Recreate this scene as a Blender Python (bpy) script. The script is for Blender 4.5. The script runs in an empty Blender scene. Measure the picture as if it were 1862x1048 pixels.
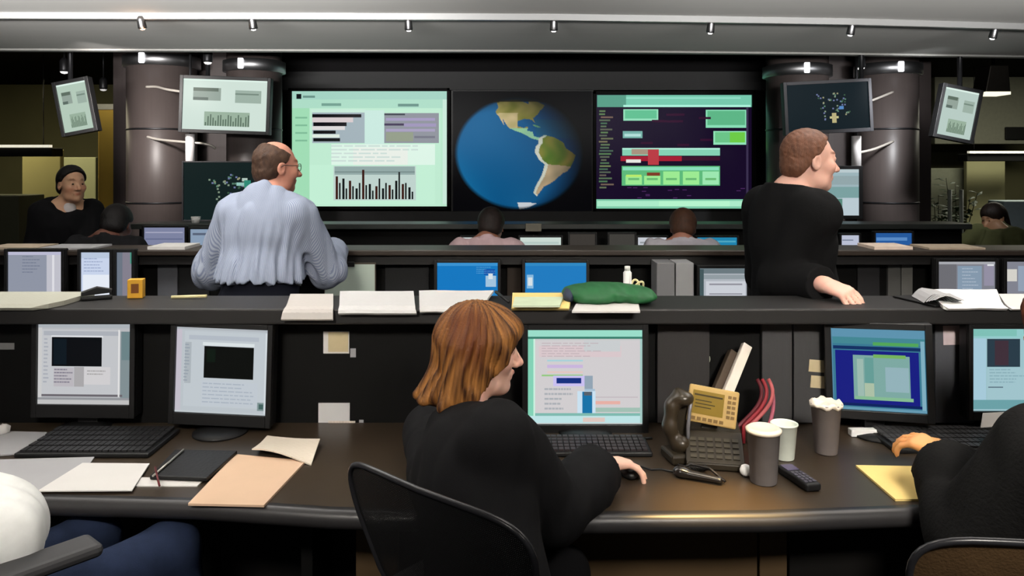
import bpy, bmesh, math, random
import numpy as np
from mathutils import Vector, Matrix
random.seed(7)
SC = bpy.context.scene
COL = SC.collection
# ------------------------------------------------------------------ camera
FPX, CX, HY, EYE = 1400.0, 931.0, 300.0, 1.65
cd = bpy.data.cameras.new('camera'); cam = bpy.data.objects.new('camera', cd); COL.objects.link(cam)
cam.location = (0, 0, EYE); cam.rotation_euler = (math.pi/2, 0, 0)
cd.sensor_fit = 'HORIZONTAL'; cd.sensor_width = 36.0; cd.lens = FPX/1862*36.0
cd.shift_y = -(524-HY)/1862.0; cd.clip_start = 0.05
SC.camera = cam
# ------------------------------------------------------------------ world, exposure
w = bpy.data.worlds.new('world'); SC.world = w; w.use_nodes = True
w.node_tree.nodes['Background'].inputs[0].default_value = (0.9, 0.93, 1.0, 1)
w.node_tree.nodes['Background'].inputs[1].default_value = 0.10
SC.view_settings.view_transform = 'Standard'; SC.view_settings.look = 'None'
SC.view_settings.exposure = 0.0; SC.view_settings.gamma = 1.0; SC.view_settings.use_curve_mapping = False
# ------------------------------------------------------------------ room lamps and added unseen fills
def light(name, typ, loc, energy, color=(1, 1, 1), target=None, **kw):
    l = bpy.data.lights.new(name, typ); l.energy = energy; l.color = color
    for k, v in kw.items(): setattr(l, k, v)
    o = bpy.data.objects.new(name, l); COL.objects.link(o); o.location = loc
    if target is not None:
        o.rotation_euler = (Vector(target)-Vector(loc)).to_track_quat('-Z', 'Y').to_euler()
    return o
for n, (x, y, e) in enumerate([(-1.6, 1.9, 2.3), (0.2, 2.0, 4.5), (1.7, 2.3, 6)]):
    light('unseen_overhead_light', 'AREA', (x, y, 2.5), e, (1.0, 0.92, 0.82), (x, y+0.25, 0), shape='RECTANGLE', size=0.5, size_y=0.3, spread=2.4)
for n, (x, y, e) in enumerate([(-1.5, 3.2, 8), (1.6, 3.3, 7)]):
    light('unseen_overhead_light', 'AREA', (x, y, 2.5), e, (1.0, 0.95, 0.9), (x, y+0.1, 0), shape='RECTANGLE', size=0.6, size_y=0.3, spread=2.4)
for n, (x, e) in enumerate([(-0.9, 9.5), (1.0, 13)]):
    light('unseen_overhead_light', 'AREA', (x, 0.0, 2.45), e, (1.0, 0.93, 0.84), (x, 2.7, 0.95), shape='RECTANGLE', size=0.6, size_y=0.3, spread=1.1)  # frontal fill added above the camera, no fixture, brightens the upright notes
light('desk_spotlight', 'SPOT', (0.70, 1.9, 2.45), 620, (1.0, 0.66, 0.26), (0.56, 2.03, 0.74), spot_size=0.30, spot_blend=1.0, shadow_soft_size=0.05)
light('ceiling_fill', 'AREA', (-2.2, 1.9, 2.12), 92, (1.0, 0.98, 0.95), (-2.2, 4.9, 3.25), shape='RECTANGLE', size=3.6, size_y=0.15, spread=0.95)  # unseen fills, left and right, added to brighten the ceiling; no cove here
light('ceiling_fill', 'AREA', (2.2, 1.9, 2.12), 50, (1.0, 0.98, 0.95), (2.2, 4.9, 3.25), shape='RECTANGLE', size=3.6, size_y=0.15, spread=0.95)
light('office_light', 'AREA', (-6.4, 9.2, 2.75), 90, (1.0, 0.9, 0.6), (-6.6, 9.6, 0), shape='RECTANGLE', size=2.2, size_y=0.6)
light('office_light', 'AREA', (6.7, 9.2, 2.75), 80, (1.0, 0.97, 0.78), (6.9, 9.6, 0), shape='RECTANGLE', size=2.2, size_y=0.6)
light('column_fill', 'AREA', (-3.3, 5.7, 2.45), 15, (1.0, 0.94, 0.9), (-3.4, 7.4, 1.6), shape='DISK', size=0.25, spread=1.5)  # invisible fills without fixture, added to lighten the columns on both sides
light('column_fill', 'AREA', (3.5, 5.9, 2.45), 13, (0.96, 0.98, 1.0), (3.4, 7.4, 1.6), shape='DISK', size=0.25, spread=1.5)
# ------------------------------------------------------------------ helpers
def P(px, py, d): return Vector(((px-CX)/FPX*d, d, EYE-(py-HY)/FPX*d))
def PZ(px, py, z): return P(px, py, (EYE-z)*FPX/(py-HY))
def lin(c):
    def f(u):
        u = u/255.0
        return u/12.92 if u <= 0.04045 else ((u+0.055)/1.055)**2.4
    return tuple(f(u) for u in c)
MATS = {}
def mat(name, rgb, rough=0.6, metal=0.0, spec=0.3, var=0.15, vscale=20.0, bump=0.0, bscale=200.0, stretch=None, attr=False, emit=0.0, alpha=None, coat=0.0, rgb2=None, sss=0.0):
    """procedural material; rgb is sRGB 0-255"""
    if name in MATS: return MATS[name]
    m = bpy.data.materials.new(name); m.use_nodes = True; MATS[name] = m
    nt = m.node_tree; N = nt.nodes; L = nt.links; b = N['Principled BSDF']
    c = lin(rgb)
    b.inputs['Roughness'].default_value = rough; b.inputs['Metallic'].default_value = metal
    b.inputs['Specular IOR Level'].default_value = spec
    if coat: b.inputs['Coat Weight'].default_value = coat; b.inputs['Coat Roughness'].default_value = 0.1
    tc = N.new('ShaderNodeTexCoord'); src = tc.outputs['Object']
    if stretch:
        mp = N.new('ShaderNodeMapping'); mp.inputs['Scale'].default_value = stretch; L.new(src, mp.inputs[0]); src = mp.outputs[0]
    nz = N.new('ShaderNodeTexNoise'); nz.inputs['Scale'].default_value = vscale; nz.inputs['Detail'].default_value = 4; L.new(src, nz.inputs['Vector'])
    mx = N.new('ShaderNodeMix'); mx.data_type = 'RGBA'
    c2 = lin(rgb2) if rgb2 else tuple(min(1, u*(1+var)) for u in c)
    c1 = c if rgb2 else tuple(u*(1-var) for u in c)
    mx.inputs['A'].default_value = (*c1, 1); mx.inputs['B'].default_value = (*c2, 1)
    L.new(nz.outputs['Fac'], mx.inputs['Factor'])
    out = mx.outputs['Result']
    if attr:
        at = N.new('ShaderNodeAttribute'); at.attribute_name = 'col'
        mu = N.new('ShaderNodeMix'); mu.data_type = 'RGBA'; mu.blend_type = 'MULTIPLY'; mu.inputs['Factor'].default_value = 1
        L.new(at.outputs['Color'], mu.inputs['A']); L.new(out, mu.inputs['B']); out = mu.outputs['Result']
    L.new(out, b.inputs['Base Color'])
    if sss:
        b.inputs['Subsurface Weight'].default_value = sss; b.inputs['Subsurface Scale'].default_value = 0.006
    if emit:
        L.new(out, b.inputs['Emission Color']); b.inputs['Emission Strength'].default_value = emit
    if bump:
        n2 = N.new('ShaderNodeTexNoise'); n2.inputs['Scale'].default_value = bscale; n2.inputs['Detail'].default_value = 3; L.new(src, n2.inputs['Vector'])
        bp = N.new('ShaderNodeBump'); bp.inputs['Strength'].default_value = bump; bp.inputs['Distance'].default_value = 0.004
        L.new(n2.outputs['Fac'], bp.inputs['Height']); L.new(bp.outputs['Normal'], b.inputs['Normal'])
    if alpha is not None: b.inputs['Alpha'].default_value = alpha
    return m
def screen_mat():
    if 'lit screen' in MATS: return MATS['lit screen']
    m = bpy.data.materials.new('lit screen'); m.use_nodes = True; MATS['lit screen'] = m
    nt = m.node_tree; N = nt.nodes; b = N['Principled BSDF']
    at = N.new('ShaderNodeAttribute'); at.attribute_name = 'col'
    b.inputs['Base Color'].default_value = (0.001, 0.001, 0.001, 1); b.inputs['Roughness'].default_value = 0.3; b.inputs['Specular IOR Level'].default_value = 0.04
    nt.links.new(at.outputs['Color'], b.inputs['Emission Color']); b.inputs['Emission Strength'].default_value = 0.95
    return m
# ---- tagging
def tag(o, label, cat, group=None, kind=None):
    if label: o['label'] = label
    if cat: o['category'] = cat
    if group: o['group'] = group
    if kind: o['kind'] = kind
    return o
def thing(name, label, cat, loc=(0, 0, 0), rz=0.0, group=None, rot=None):
    o = bpy.data.objects.new(name, None); COL.objects.link(o); o.empty_display_size = 0.05
    o.location = loc; o.rotation_euler = rot if rot else (0, 0, rz)
    return tag(o, label, cat, group)
# ---- mesh accumulator
class MB:
    def __init__(s): s.v = []; s.f = []; s.mi = []; s.sm = []
    def add(s, verts, faces, mi=0, smooth=False, M=None):
        o = len(s.v)
        for p in verts:
            p = Vector(p)
            s.v.append(M @ p if M is not None else p)
        for f in faces:
            s.f.append([i+o for i in f]); s.mi.append(mi); s.sm.append(smooth)
        return s
    def box(s, c, size, M=None, mi=0, R=None):
        hx, hy, hz = size[0]/2, size[1]/2, size[2]/2
        vs = []
        for x in (-hx, hx):
            for y in (-hy, hy):
                for z in (-hz, hz):
                    p = Vector((x, y, z))
                    if R is not None: p = R @ p
                    vs.append(p+Vector(c))
        return s.add(vs, [(0, 1, 3, 2), (4, 6, 7, 5), (0, 4, 5, 1), (2, 3, 7, 6), (0, 2, 6, 4), (1, 5, 7, 3)], mi, False, M)
    def tube(s, pts, r, n=8, mi=0, caps=True, closed=False, M=None):
        pts = [Vector(p) for p in pts]; k = len(pts)
        rs = r if isinstance(r, (list, tuple)) else [r]*k
        vs = []; up = None
        for i, p in enumerate(pts):
            if closed: t = pts[(i+1) % k]-pts[i-1]
            else: t = pts[min(i+1, k-1)]-pts[max(i-1, 0)]
            t.normalize()
            if up is None:
                up = Vector((0, 0, 1)) if abs(t.z) < 0.9 else Vector((1, 0, 0))
            a = up-t*up.dot(t)
            if a.length < 1e-6: a = t.orthogonal()
            a.normalize(); up = a; b = t.cross(a)
            for j in range(n):
                q = 2*math.pi*j/n
                vs.append(p+(a*math.cos(q)+b*math.sin(q))*rs[i])
        fs = []
        for i in range(k if closed else k-1):
            i2 = (i+1) % k
            for j in range(n):
                j2 = (j+1) % n
                fs.append((i*n+j, i*n+j2, i2*n+j2, i2*n+j))
        if caps and not closed:
            fs.append(tuple(range(n-1, -1, -1))); fs.append(tuple((k-1)*n+j for j in range(n)))
        return s.add(vs, fs, mi, True, M)
    def lathe(s, prof, n=24, c=(0, 0, 0), mi=0, M=None, smooth=True):
        vs = []; fs = []; k = len(prof)
        for (r, z) in prof:
            for j in range(n):
                q = 2*math.pi*j/n
                vs.append((c[0]+r*math.cos(q), c[1]+r*math.sin(q), c[2]+z))
        for i in range(k-1):
            for j in range(n):
                j2 = (j+1) % n
                fs.append((i*n+j, i*n+j2, (i+1)*n+j2, (i+1)*n+j))
        if prof[0][0] > 1e-5: fs.append(tuple(range(n-1, -1, -1)))
        if prof[-1][0] > 1e-5: fs.append(tuple((k-1)*n+j for j in range(n)))
        return s.add(vs, fs, mi, smooth, M)
    def prism(s, poly, off, mi=0, M=None):
        """poly: list of 3D points, extruded by vector off"""
        n = len(poly); off = Vector(off)
        vs = [Vector(p) for p in poly]+[Vector(p)+off for p in poly]
        fs = [tuple(range(n-1, -1, -1)), tuple(range(n, 2*n))]
        for i in range(n):
            j = (i+1) % n; fs.append((i, j, n+j, n+i))
        return s.add(vs, fs, mi, False, M)
    def strip(s, front, back, z0, z1, mi=0):
        """slab between two xy polylines"""
        n = len(front); vs = []
        for (a, b) in zip(front, back):
            vs += [(a[0], a[1], z0), (a[0], a[1], z1), (b[0], b[1], z1), (b[0], b[1], z0)]
        fs = []
        for i in range(n-1):
            o = i*4; q = o+4
            for j in range(4):
                k = (j+1) % 4; fs.append((o+j, q+j, q+k, o+k))
        fs.append((0, 1, 2, 3)); e = (n-1)*4; fs.append((e+3, e+2, e+1, e))
        return s.add(vs, fs, mi)
    def build(s, name, mats, parent=None, bevel=0.0, seg=2, sub=0, fix=True):
        me = bpy.data.meshes.new(name); me.from_pydata([tuple(p) for p in s.v], [], s.f)
        if not isinstance(mats, (list, tuple)): mats = [mats]
        for m in mats: me.materials.append(m)
        me.polygons.foreach_set('material_index', s.mi); me.polygons.foreach_set('use_smooth', s.sm)
        if fix:
            bm = bmesh.new(); bm.from_mesh(me); bmesh.ops.recalc_face_normals(bm, faces=bm.faces); bm.to_mesh(me); bm.free()
        me.update()
        o = bpy.data.objects.new(name, me); COL.objects.link(o)
        if parent is not None: o.parent = parent
        if bevel:
            md = o.modifiers.new('bevel', 'BEVEL'); md.width = bevel; md.segments = seg; md.limit_method = 'ANGLE'; md.angle_limit = 0.7
        if sub:
            md = o.modifiers.new('subd', 'SUBSURF'); md.levels = sub; md.render_levels = sub
        return o
def screen(name, quads, parent, loc=(0, 0, 0), R=None):
    """quads: list of (pts4 in local coords, rgb) -> one lit screen mesh with colours per face"""
    me = bpy.data.meshes.new(name)
    vs = []; fs = []; cs = []
    for pts, c in quads:
        o = len(vs); vs += [tuple(p) for p in pts]; fs.append(tuple(range(o, o+len(pts))))
        cl = lin(c); cs += [(*cl, 1.0)]*len(pts)
    me.from_pydata(vs, [], fs); me.materials.append(screen_mat())
    a = me.color_attributes.new('col', 'FLOAT_COLOR', 'CORNER')
    a.data.foreach_set('color', np.array(cs, dtype=np.float32).ravel())
    ob = bpy.data.objects.new(name, me); COL.objects.link(ob); ob.parent = parent; ob.location = loc
    return ob
def scr_quads(w, h, ext, rects, base, step=0.00007):
    """screen of size w x h facing -y, centred; rects given in photo pixels of extent ext"""
    x0, y0, x1, y1 = ext
    q = [([(-w/2, 0, -h/2), (w/2, 0, -h/2), (w/2, 0, h/2), (-w/2, 0, h/2)], base)]
    for i, (a, b, c, d, col) in enumerate(rects):
        X0 = max(-w/2, (a-x0)/(x1-x0)*w-w/2); X1 = min(w/2, (c-x0)/(x1-x0)*w-w/2)
        Z1 = min(h/2, h/2-(b-y0)/(y1-y0)*h); Z0 = max(-h/2, h/2-(d-y0)/(y1-y0)*h)
        if X1 <= X0 or Z1 <= Z0: continue
        y = -(i+1)*step
        q.append(([(X0, y, Z0), (X1, y, Z0), (X1, y, Z1), (X0, y, Z1)], col))
    return q
def textlines(x0, y0, x1, y1, n, col, seed=0, hh=0.4, ragged=0.5):
    rr = random.Random(seed); out = []
    st = (y1-y0)/n
    for i in range(n):
        y = y0+i*st; x = x0
        end = x1-(x1-x0)*ragged*rr.random()
        while x < end:
            wd = rr.uniform(0.05, 0.16)*(x1-x0); e = min(end, x+wd)
            out.append((x, y, e, y+st*hh, col)); x = e+0.02*(x1-x0)
    return out
# ---- base materials
BLK = mat('black plastic', (24, 24, 25), 0.45, spec=0.3, bump=0.05, bscale=400)
BLKM = mat('matte black panel', (11, 11, 11), 0.7, spec=0.15)
CONS = mat('console laminate', (34, 33, 33), 0.5, spec=0.3, var=0.2, vscale=6, bump=0.03)
DESK = mat('desk laminate', (55, 46, 36), 0.33, spec=0.4, var=0.18, vscale=9, bump=0.02, bscale=120)
TRIM = mat('desk rubber edge', (46, 45, 46), 0.38, spec=0.45, var=0.1)
GREYP = mat('grey access panel', (62, 62, 63), 0.6, spec=0.25, var=0.08, stretch=(12, 12, 1))
PAPER = mat('white paper', (205, 203, 200), 0.85, spec=0.1, var=0.05, vscale=8)
PAPERG = mat('grey paper', (160, 160, 162), 0.85, spec=0.1, var=0.06, vscale=8)
CHROME = mat('chrome', (190, 190, 192), 0.18, metal=1.0, var=0.04)
STEEL = mat('brushed steel', (140, 140, 142), 0.35, metal=1.0, var=0.08)
DARKMET = mat('dark metal', (44, 44, 46), 0.4, metal=0.6, var=0.1)
# ================================================================== setting
def struct(o, label=None):
    o['kind'] = 'structure'
    return o
CARPET = mat('carpet', (30, 29, 31), 0.95, spec=0.05, var=0.35, vscale=90, bump=0.3, bscale=500)
CEILM = mat('painted ceiling', (204, 203, 200), 0.75, spec=0.2, var=0.04, vscale=1.5, stretch=(0.4, 6, 1))
CEILD = mat('dark ceiling', (12, 12, 12), 0.9, spec=0.05)
WALLD = mat('dark wall paint', (18, 17, 18), 0.8, spec=0.1, var=0.2, vscale=2)
OFFW = mat('olive office wall', (92, 90, 66), 0.85, spec=0.1, var=0.25, vscale=1.2)
OFFR = mat('grey office wall', (80, 82, 68), 0.85, spec=0.1, var=0.3, vscale=1.2)
COLM = mat('brown grey column', (76, 68, 66), 0.4, spec=0.35, var=0.12, vscale=5, stretch=(10, 10, 0.6))
b = MB(); b.box((0, 5.5, -0.05), (20, 15, 0.1)); struct(b.build('floor', CARPET))
# lit ceiling slab over the operators, its far edge slightly skewed
b = MB()
edge = [(-9.5, 6.27), (-4.2, 6.33), (-1.06, 6.39), (0.4, 6.41), (2.6, 6.55), (4.5, 6.74), (9.5, 7.2)]
nearp = [(x, -1.8) for x, y in edge]
b.strip(nearp, edge, 2.6, 2.72); struct(b.build('ceiling', CEILM))
b = MB(); b.strip([(x, y-0.05) for x, y in edge], [(x, y+0.03) for x, y in edge], 2.585, 2.6); struct(b.build('trim_1', mat('ceiling lip', (150, 149, 146), 0.7)))
b = MB(); b.strip([(x, y+0.002) for x, y in edge], [(x, y+0.06) for x, y in edge], 2.602, 3.06); struct(b.build('trim_2', CEILD))
b = MB(); b.box((0, 9.7, 3.0), (20, 7.1, 0.08)); struct(b.build('ceiling', CEILD))
b = MB(); b.box((0, 12.6, 1.5), (20, 0.1, 3.0)); struct(b.build('wall_back', OFFW))
b = MB(); b.box((-9.6, 5.5, 1.5), (0.1, 14.6, 3.0)); struct(b.build('wall_left', WALLD))
b = MB(); b.box((9.6, 5.5, 1.5), (0.1, 14.6, 3.0)); struct(b.build('wall_right', WALLD))
# video wall bulkhead with three recesses
VD = 8.4
xl, xr = (495-CX)/FPX*VD, (1402-CX)/FPX*VD
b = MB()
b.box(((xl+xr)/2, VD+0.45, 1.5), (xr-xl, 0.6, 3.0))
struct(b.build('wall_screen', WALLD))
b = MB()
zt = lambda py: EYE-(py-HY)/FPX*VD
b.box(((xl+xr)/2, VD+0.07, zt(147)), (xr-xl, 0.14, 0.20)); b.box(((xl+xr)/2, VD+0.07, zt(396)), (xr-xl, 0.14, 0.14))
struct(b.build('trim_3', mat('screen surround', (36, 36, 37), 0.6, var=0.1)))
b = MB(); b.box(((xl+xr)/2, VD-0.02, zt(411)), (xr-xl, 0.05, 0.03)); struct(b.build('trim_4', mat('green tinted sill', (60, 74, 66), 0.45)))
# side panels behind the columns
for nm, (a, c) in (('wall_panel_left', (205, 497)), ('wall_panel_right', (1402, 1694))):
    xa, xb = (a-CX)/FPX*8.0, (c-CX)/FPX*8.0
    b = MB(); b.box(((xa+xb)/2, 8.05, 1.5), (abs(xb-xa), 0.08, 3.0)); struct(b.build('wall_side', mat('brown grey panelling', (66, 58, 57), 0.45, spec=0.3, var=0.15, vscale=3, stretch=(14, 1, 0.4))))
# round columns with a chrome collar
def column(px, half, label, dd=7.4, cy=108):
    x = (px-CX)/FPX*dd; r = half/FPX*dd
    t = thing('round_column', label, 'column', (x, dd+r, 0), 0, 'round columns beside the video wall')
    b = MB(); b.lathe([(r, 0), (r, 2.94)], 40); b.build('shaft', COLM, t)
    zc = EYE-(cy-HY)/FPX*dd
    b = MB(); b.lathe([(r+0.004, zc-0.06), (r+0.035, zc-0.055), (r+0.035, zc+0.05), (r+0.004, zc+0.06)], 40); b.build('collar', mat('chrome collar', (150, 150, 152), 0.42, metal=1.0, var=0.05), t)
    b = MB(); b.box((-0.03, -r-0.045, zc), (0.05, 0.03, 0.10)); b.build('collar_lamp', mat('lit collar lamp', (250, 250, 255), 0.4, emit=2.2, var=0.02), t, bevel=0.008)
    for k in range(3):
        b = MB(); b.lathe([(r+0.003, 0.55+k*0.72), (r+0.005, 0.553+k*0.72), (r+0.005, 0.565+k*0.72), (r+0.003, 0.568+k*0.72)], 40); b.build('joint', DARKMET, t)
    return t, x, dd, r
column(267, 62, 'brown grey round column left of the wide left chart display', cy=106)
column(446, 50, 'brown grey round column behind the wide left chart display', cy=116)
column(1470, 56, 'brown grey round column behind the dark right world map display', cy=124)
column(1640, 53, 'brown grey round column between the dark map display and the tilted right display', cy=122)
# thin curved lines on the columns, built as pale tubes
def line(pts, label):
    q = [P(x, y, d) for x, y, d in pts]
    # smooth
    sm = []
    for i in range(len(q)-1):
        for k in range(5):
            u = k/5; p0 = q[max(i-1, 0)]; p1 = q[i]; p2 = q[i+1]; p3 = q[min(i+2, len(q)-1)]
            sm.append(0.5*((2*p1)+(p2-p0)*u+(2*p0-5*p1+4*p2-p3)*u*u+(3*p1-p0-3*p2+p3)*u**3))
    sm.append(q[-1])
    b = MB(); b.tube(sm, 0.012, 8)
    o = b.build('bent_line', mat('pale metal rail', (215, 208, 198), 0.3, metal=0.4, var=0.05)); tag(o, label, 'line', 'bent pale lines on the columns')
line([(266, 158, 7.405), (285, 158, 7.36), (305, 163, 7.2), (340, 168, 7.1)], 'upper bent pale rail on the far left column, running behind the chart display')
line([(268, 249, 7.405), (290, 254, 7.36), (330, 258, 7.25), (375, 262, 7.25), (392, 270, 7.3)], 'lower bent pale rail on the far left column, below the chart display')
line([(1560, 190, 7.2), (1590, 181, 7.25), (1624, 167, 7.412)], 'upper bent pale rail on the right column beside the dark map display')
line([(1560, 278, 7.2), (1590, 271, 7.25), (1624, 257, 7.412)], 'lower bent pale rail on the right column beside the dark map display')
# ================================================================== track light
TZ = 2.555
trk = thing('track_light', 'long ceiling track carrying small bright spotlights', 'light', (0, 4.8, TZ))
def trackpt(px, py):
    p = PZ(px, py, TZ); return p-Vector((0, 4.8, TZ))
tp = [trackpt(x, y) for x, y in [(-160, 36), (0, 36), (258, 37), (460, 37), (743, 38), (1007, 39), (1292, 43), (1547, 47), (1806, 54), (2040, 62)]]
b = MB(); b.strip([(p.x, p.y-0.018) for p in tp], [(p.x, p.y+0.018) for p in tp], 0.005, 0.045); b.build('track', mat('track aluminium', (150, 150, 150), 0.4, metal=0.3, var=0.03), trk)
BULB = mat('lit bulb', (255, 250, 245), 0.4, emit=9.0, var=0.02)
BULBW = mat('warm lit bulb', (255, 196, 150), 0.4, emit=9.0, var=0.02)
for i, (px, py) in enumerate([(258, 37), (460, 38), (743, 40), (1007, 41), (1292, 45), (1547, 49), (1806, 63)]):
    p = trackpt(px, min(py, 56 if i == 6 else py)); 
    h = MB(); M = Matrix.Translation((p.x, p.y, -0.028)) @ Matrix.Rotation(math.radians(25), 4, 'X')
    h.lathe([(0.012, 0.055), (0.022, 0.04), (0.026, -0.01), (0.027, -0.02), (0.020, -0.02), (0.019, -0.008)], 16, M=M)
    h.tube([(p.x, p.y, 0.02), (p.x, p.y, -0.01)], 0.008, 8)
    ho = h.build('spotlight_head', STEEL, trk)
    g = MB(); g.lathe([(0.0001, -0.034), (0.012, -0.031), (0.019, -0.018), (0.016, -0.008), (0.0001, -0.006)], 14, M=M); g.build('bulb', BULBW if i == 0 else BULB, ho)
pw = trackpt(258, 37)
light('warm_track_lamp', 'POINT', (pw.x+0.02, 4.8+pw.y-0.03, TZ-0.075), 0.35, (1.0, 0.55, 0.3), shadow_soft_size=0.02)
for px in (460, 743, 1007, 1292, 1547):
    pw = trackpt(px, 40)
    light('track_lamp', 'SPOT', (pw.x, 4.8+pw.y+0.01, TZ-0.1), 10, (1.0, 0.95, 0.88), (pw.x*0.9, 4.4, 0.9), spot_size=1.1, spot_blend=0.7, shadow_soft_size=0.03)
# ================================================================== consoles
def wx(px, d): return (px-CX)/FPX*d
# row 1
fe = [(wx(px, d), d) for px, d in [(-420, 2.13), (0, 2.10), (350, 2.07), (600, 2.015), (931, 1.985), (1400, 1.995), (1700, 2.03), (1862, 2.05), (2280, 2.10)]]
xs = [p[0] for p in fe]
con = thing('control_console', 'long black front row console with desktop, back partition and narrow ledge', 'desk', (0, 2.4, 0))
def loc(pts): return [(x, y-2.4) for x, y in pts]
b = MB(); b.strip(loc([(x, y+0.03) for x, y in fe]), loc([(x, 2.72) for x in xs]), 0.70, 0.74); b.build('desktop', DESK, con, bevel=0.004)
b = MB()
prof = []
for x, y in fe: prof.append((x, y-2.4))
n = len(prof); ring = [(0.032, 0.741), (0.012, 0.739), (0.0, 0.728), (-0.003, 0.71), (0.004, 0.694), (0.032, 0.688)]
vs = []; fs = []
for (x, y) in prof:
    for (dy, z) in ring: vs.append((x, y+dy, z))
k = len(ring)
for i in range(n-1):
    for j in range(k):
        j2 = (j+1) % k; fs.append((i*k+j, i*k+j2, (i+1)*k+j2, (i+1)*k+j))
fs.append(tuple(range(k))); fs.append(tuple((n-1)*k+j for j in range(k-1, -1, -1)))
b.add(vs, fs, 0, True); b.build('edge_trim', TRIM, con)
X0, X1 = xs[0], xs[-1]
b = MB(); b.box(((X0+X1)/2, 2.79-2.4, 0.56), (X1-X0, 0.14, 1.10)); b.build('partition', BLKM, con)
b = MB(); b.box(((X0+X1)/2, 2.735-2.4, 1.1365), (X1-X0, 0.27, 0.053)); b.build('ledge', CONS, con, bevel=0.006)
# grey access panels on the partition, right half
for (a, c, m_) in [(1195, 1290, 'a'), (1385, 1440, 'b'), (1443, 1510, 'b'), (1700, 1772, 'c')]:
    xa, xb = wx(a, 2.70), wx(c, 2.70)
    mm = {'a': mat('charcoal panel', (52, 50, 50), 0.6, spec=0.2, var=0.1, stretch=(10, 1, 1)), 'b': GREYP, 'c': mat('blue grey panel', (84, 86, 92), 0.6, spec=0.2, var=0.06)}[m_]
    b = MB(); b.box(((xa+xb)/2, 2.708-2.4, 0.925), (xb-xa, 0.022, 0.36)); b.build('access_panel', mm, con, bevel=0.003)
xa, xb = wx(1290, 2.72), wx(1385, 2.72)
# modesty panels below the desktop
MOD = mat('brown modesty panel', (78, 62, 42), 0.6, spec=0.25, var=0.12, vscale=4)
MODD = mat('black modesty panel', (18, 17, 16), 0.6, spec=0.2)
for (a, c, m_) in [(-420, -40, MODD), (-38, 330, MODD), (332, 640, MODD), (642, 720, MOD), (960, 1385, MOD), (1389, 1440, MOD), (1444, 1800, MODD), (1803, 2280, MODD)]:
    xa, xb = wx(a, 2.2), wx(c, 2.2)
    yy = 2.2 if a > 600 else 2.45
    b = MB(); b.box(((xa+xb)/2, yy-2.4+0.05, 0.34), (xb-xa, 0.025, 0.64)); b.build('modesty_panel', m_, con, bevel=0.003)
for x in (X0+0.03, -0.6, 0.65, X1-0.03):
    b = MB(); b.box((x, 0.08, 0.35), (0.035, 0.46, 0.69)); b.build('leg_panel', BLKM, con, bevel=0.003)
# row 2
con2 = thing('control_console', 'middle row console with counter, behind the front ledge', 'desk', (0, 4.1, 0))
XA, XB = -4.6, 4.6
WOODD = mat('dark brown counter', (50, 42, 36), 0.4, spec=0.4, var=0.3, vscale=6, stretch=(0.5, 6, 6))
b = MB(); b.box((0, 0.09, 1.185), (XB-XA, 0.27, 0.03)); b.build('counter', WOODD, con2, bevel=0.006)
b = MB(); b.box((0, 0.02, 1.145), (XB-XA, 0.06, 0.05)); b.build('fascia', CONS, con2)
b = MB(); b.box((0, 0.15, 0.58), (XB-XA, 0.1, 1.16)); b.build('partition', BLKM, con2)
b = MB(); b.box((0, -0.09, 0.765), (XB-XA, 0.38, 0.03)); b.build('desktop', DESK, con2, bevel=0.004)
for x in (XA+0.04, -2.2, -0.6, 0.75, 2.6, XB-0.04):
    b = MB(); b.box((x, 0.0, 0.37), (0.04, 0.18, 0.74)); b.build('leg_panel', BLKM, con2)
for (a, c, col) in [(286, 322, (96, 98, 104)), (922, 948, (44, 34, 26)), (1615, 1638, (92, 92, 90)), (1640, 1660, (110, 110, 106)), (1560, 1600, (40, 40, 42)), (325, 380, (30, 31, 32)), (700, 780, (24, 25, 27))]:
    xa, xb = wx(a, 4.18), wx(c, 4.18)
    b = MB(); b.box(((xa+xb)/2, 0.092, 0.95), (xb-xa, 0.02, 0.36)); b.build('access_panel', mat('panel %d %d' % (a, c), col, 0.6, var=0.1), con2, bevel=0.002)
# row 3
con3 = thing('control_console', 'far row console with low dark ledge below the video wall', 'desk', (0, 5.9, 0))
b = MB(); b.box((0.3, 0.1, 1.18), (6.4, 0.3, 0.04)); b.build('ledge', mat('dark ledge', (48, 52, 50), 0.4, spec=0.4), con3, bevel=0.005)
b = MB(); b.box((0.3, 0.14, 0.58), (6.4, 0.1, 1.16)); b.build('partition', BLKM, con3)
b = MB(); b.box((0.3, -0.28, 0.725), (6.4, 0.74, 0.03)); b.build('desktop', DESK, con3, bevel=0.004)
for x in (-2.87, -1.6, 0, 1.8, 3.46):
    b = MB(); b.box((x, -0.25, 0.355), (0.04, 0.66, 0.71)); b.build('leg_panel', BLKM, con3)
# ================================================================== the video wall
def wall_display(label, ext, frame, rects, base, name='wall_display'):
    x0, y0, x1, y1 = ext; d = VD-0.03
    c = P((x0+x1)/2, (y0+y1)/2, d); w_ = (x1-x0)/FPX*d; h_ = (y1-y0)/FPX*d
    t = thing(name, label, 'screen', (c.x, VD+0.1, c.z-h_/2))
    f = frame/FPX*d
    b = MB(); b.box((0, 0.02, h_/2), (w_+2*f, 0.16, h_+2*f)); hs = b.build('housing', BLK, t, bevel=0.006)
    b = MB()
    for sx in (-1, 1): b.box((sx*(w_/2+f/2), -0.075, h_/2), (f, 0.05, h_+2*f))
    for sz in (0, 1): b.box((0, -0.075, h_*sz+(f/2 if sz else -f/2)), (w_+2*f, 0.05, f))
    b.build('bezel', BLKM, t, bevel=0.004)
    screen('screen', scr_quads(w_, h_, ext, rects, base), t, (0, -0.066, h_/2))
    return t
R1 = []
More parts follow.
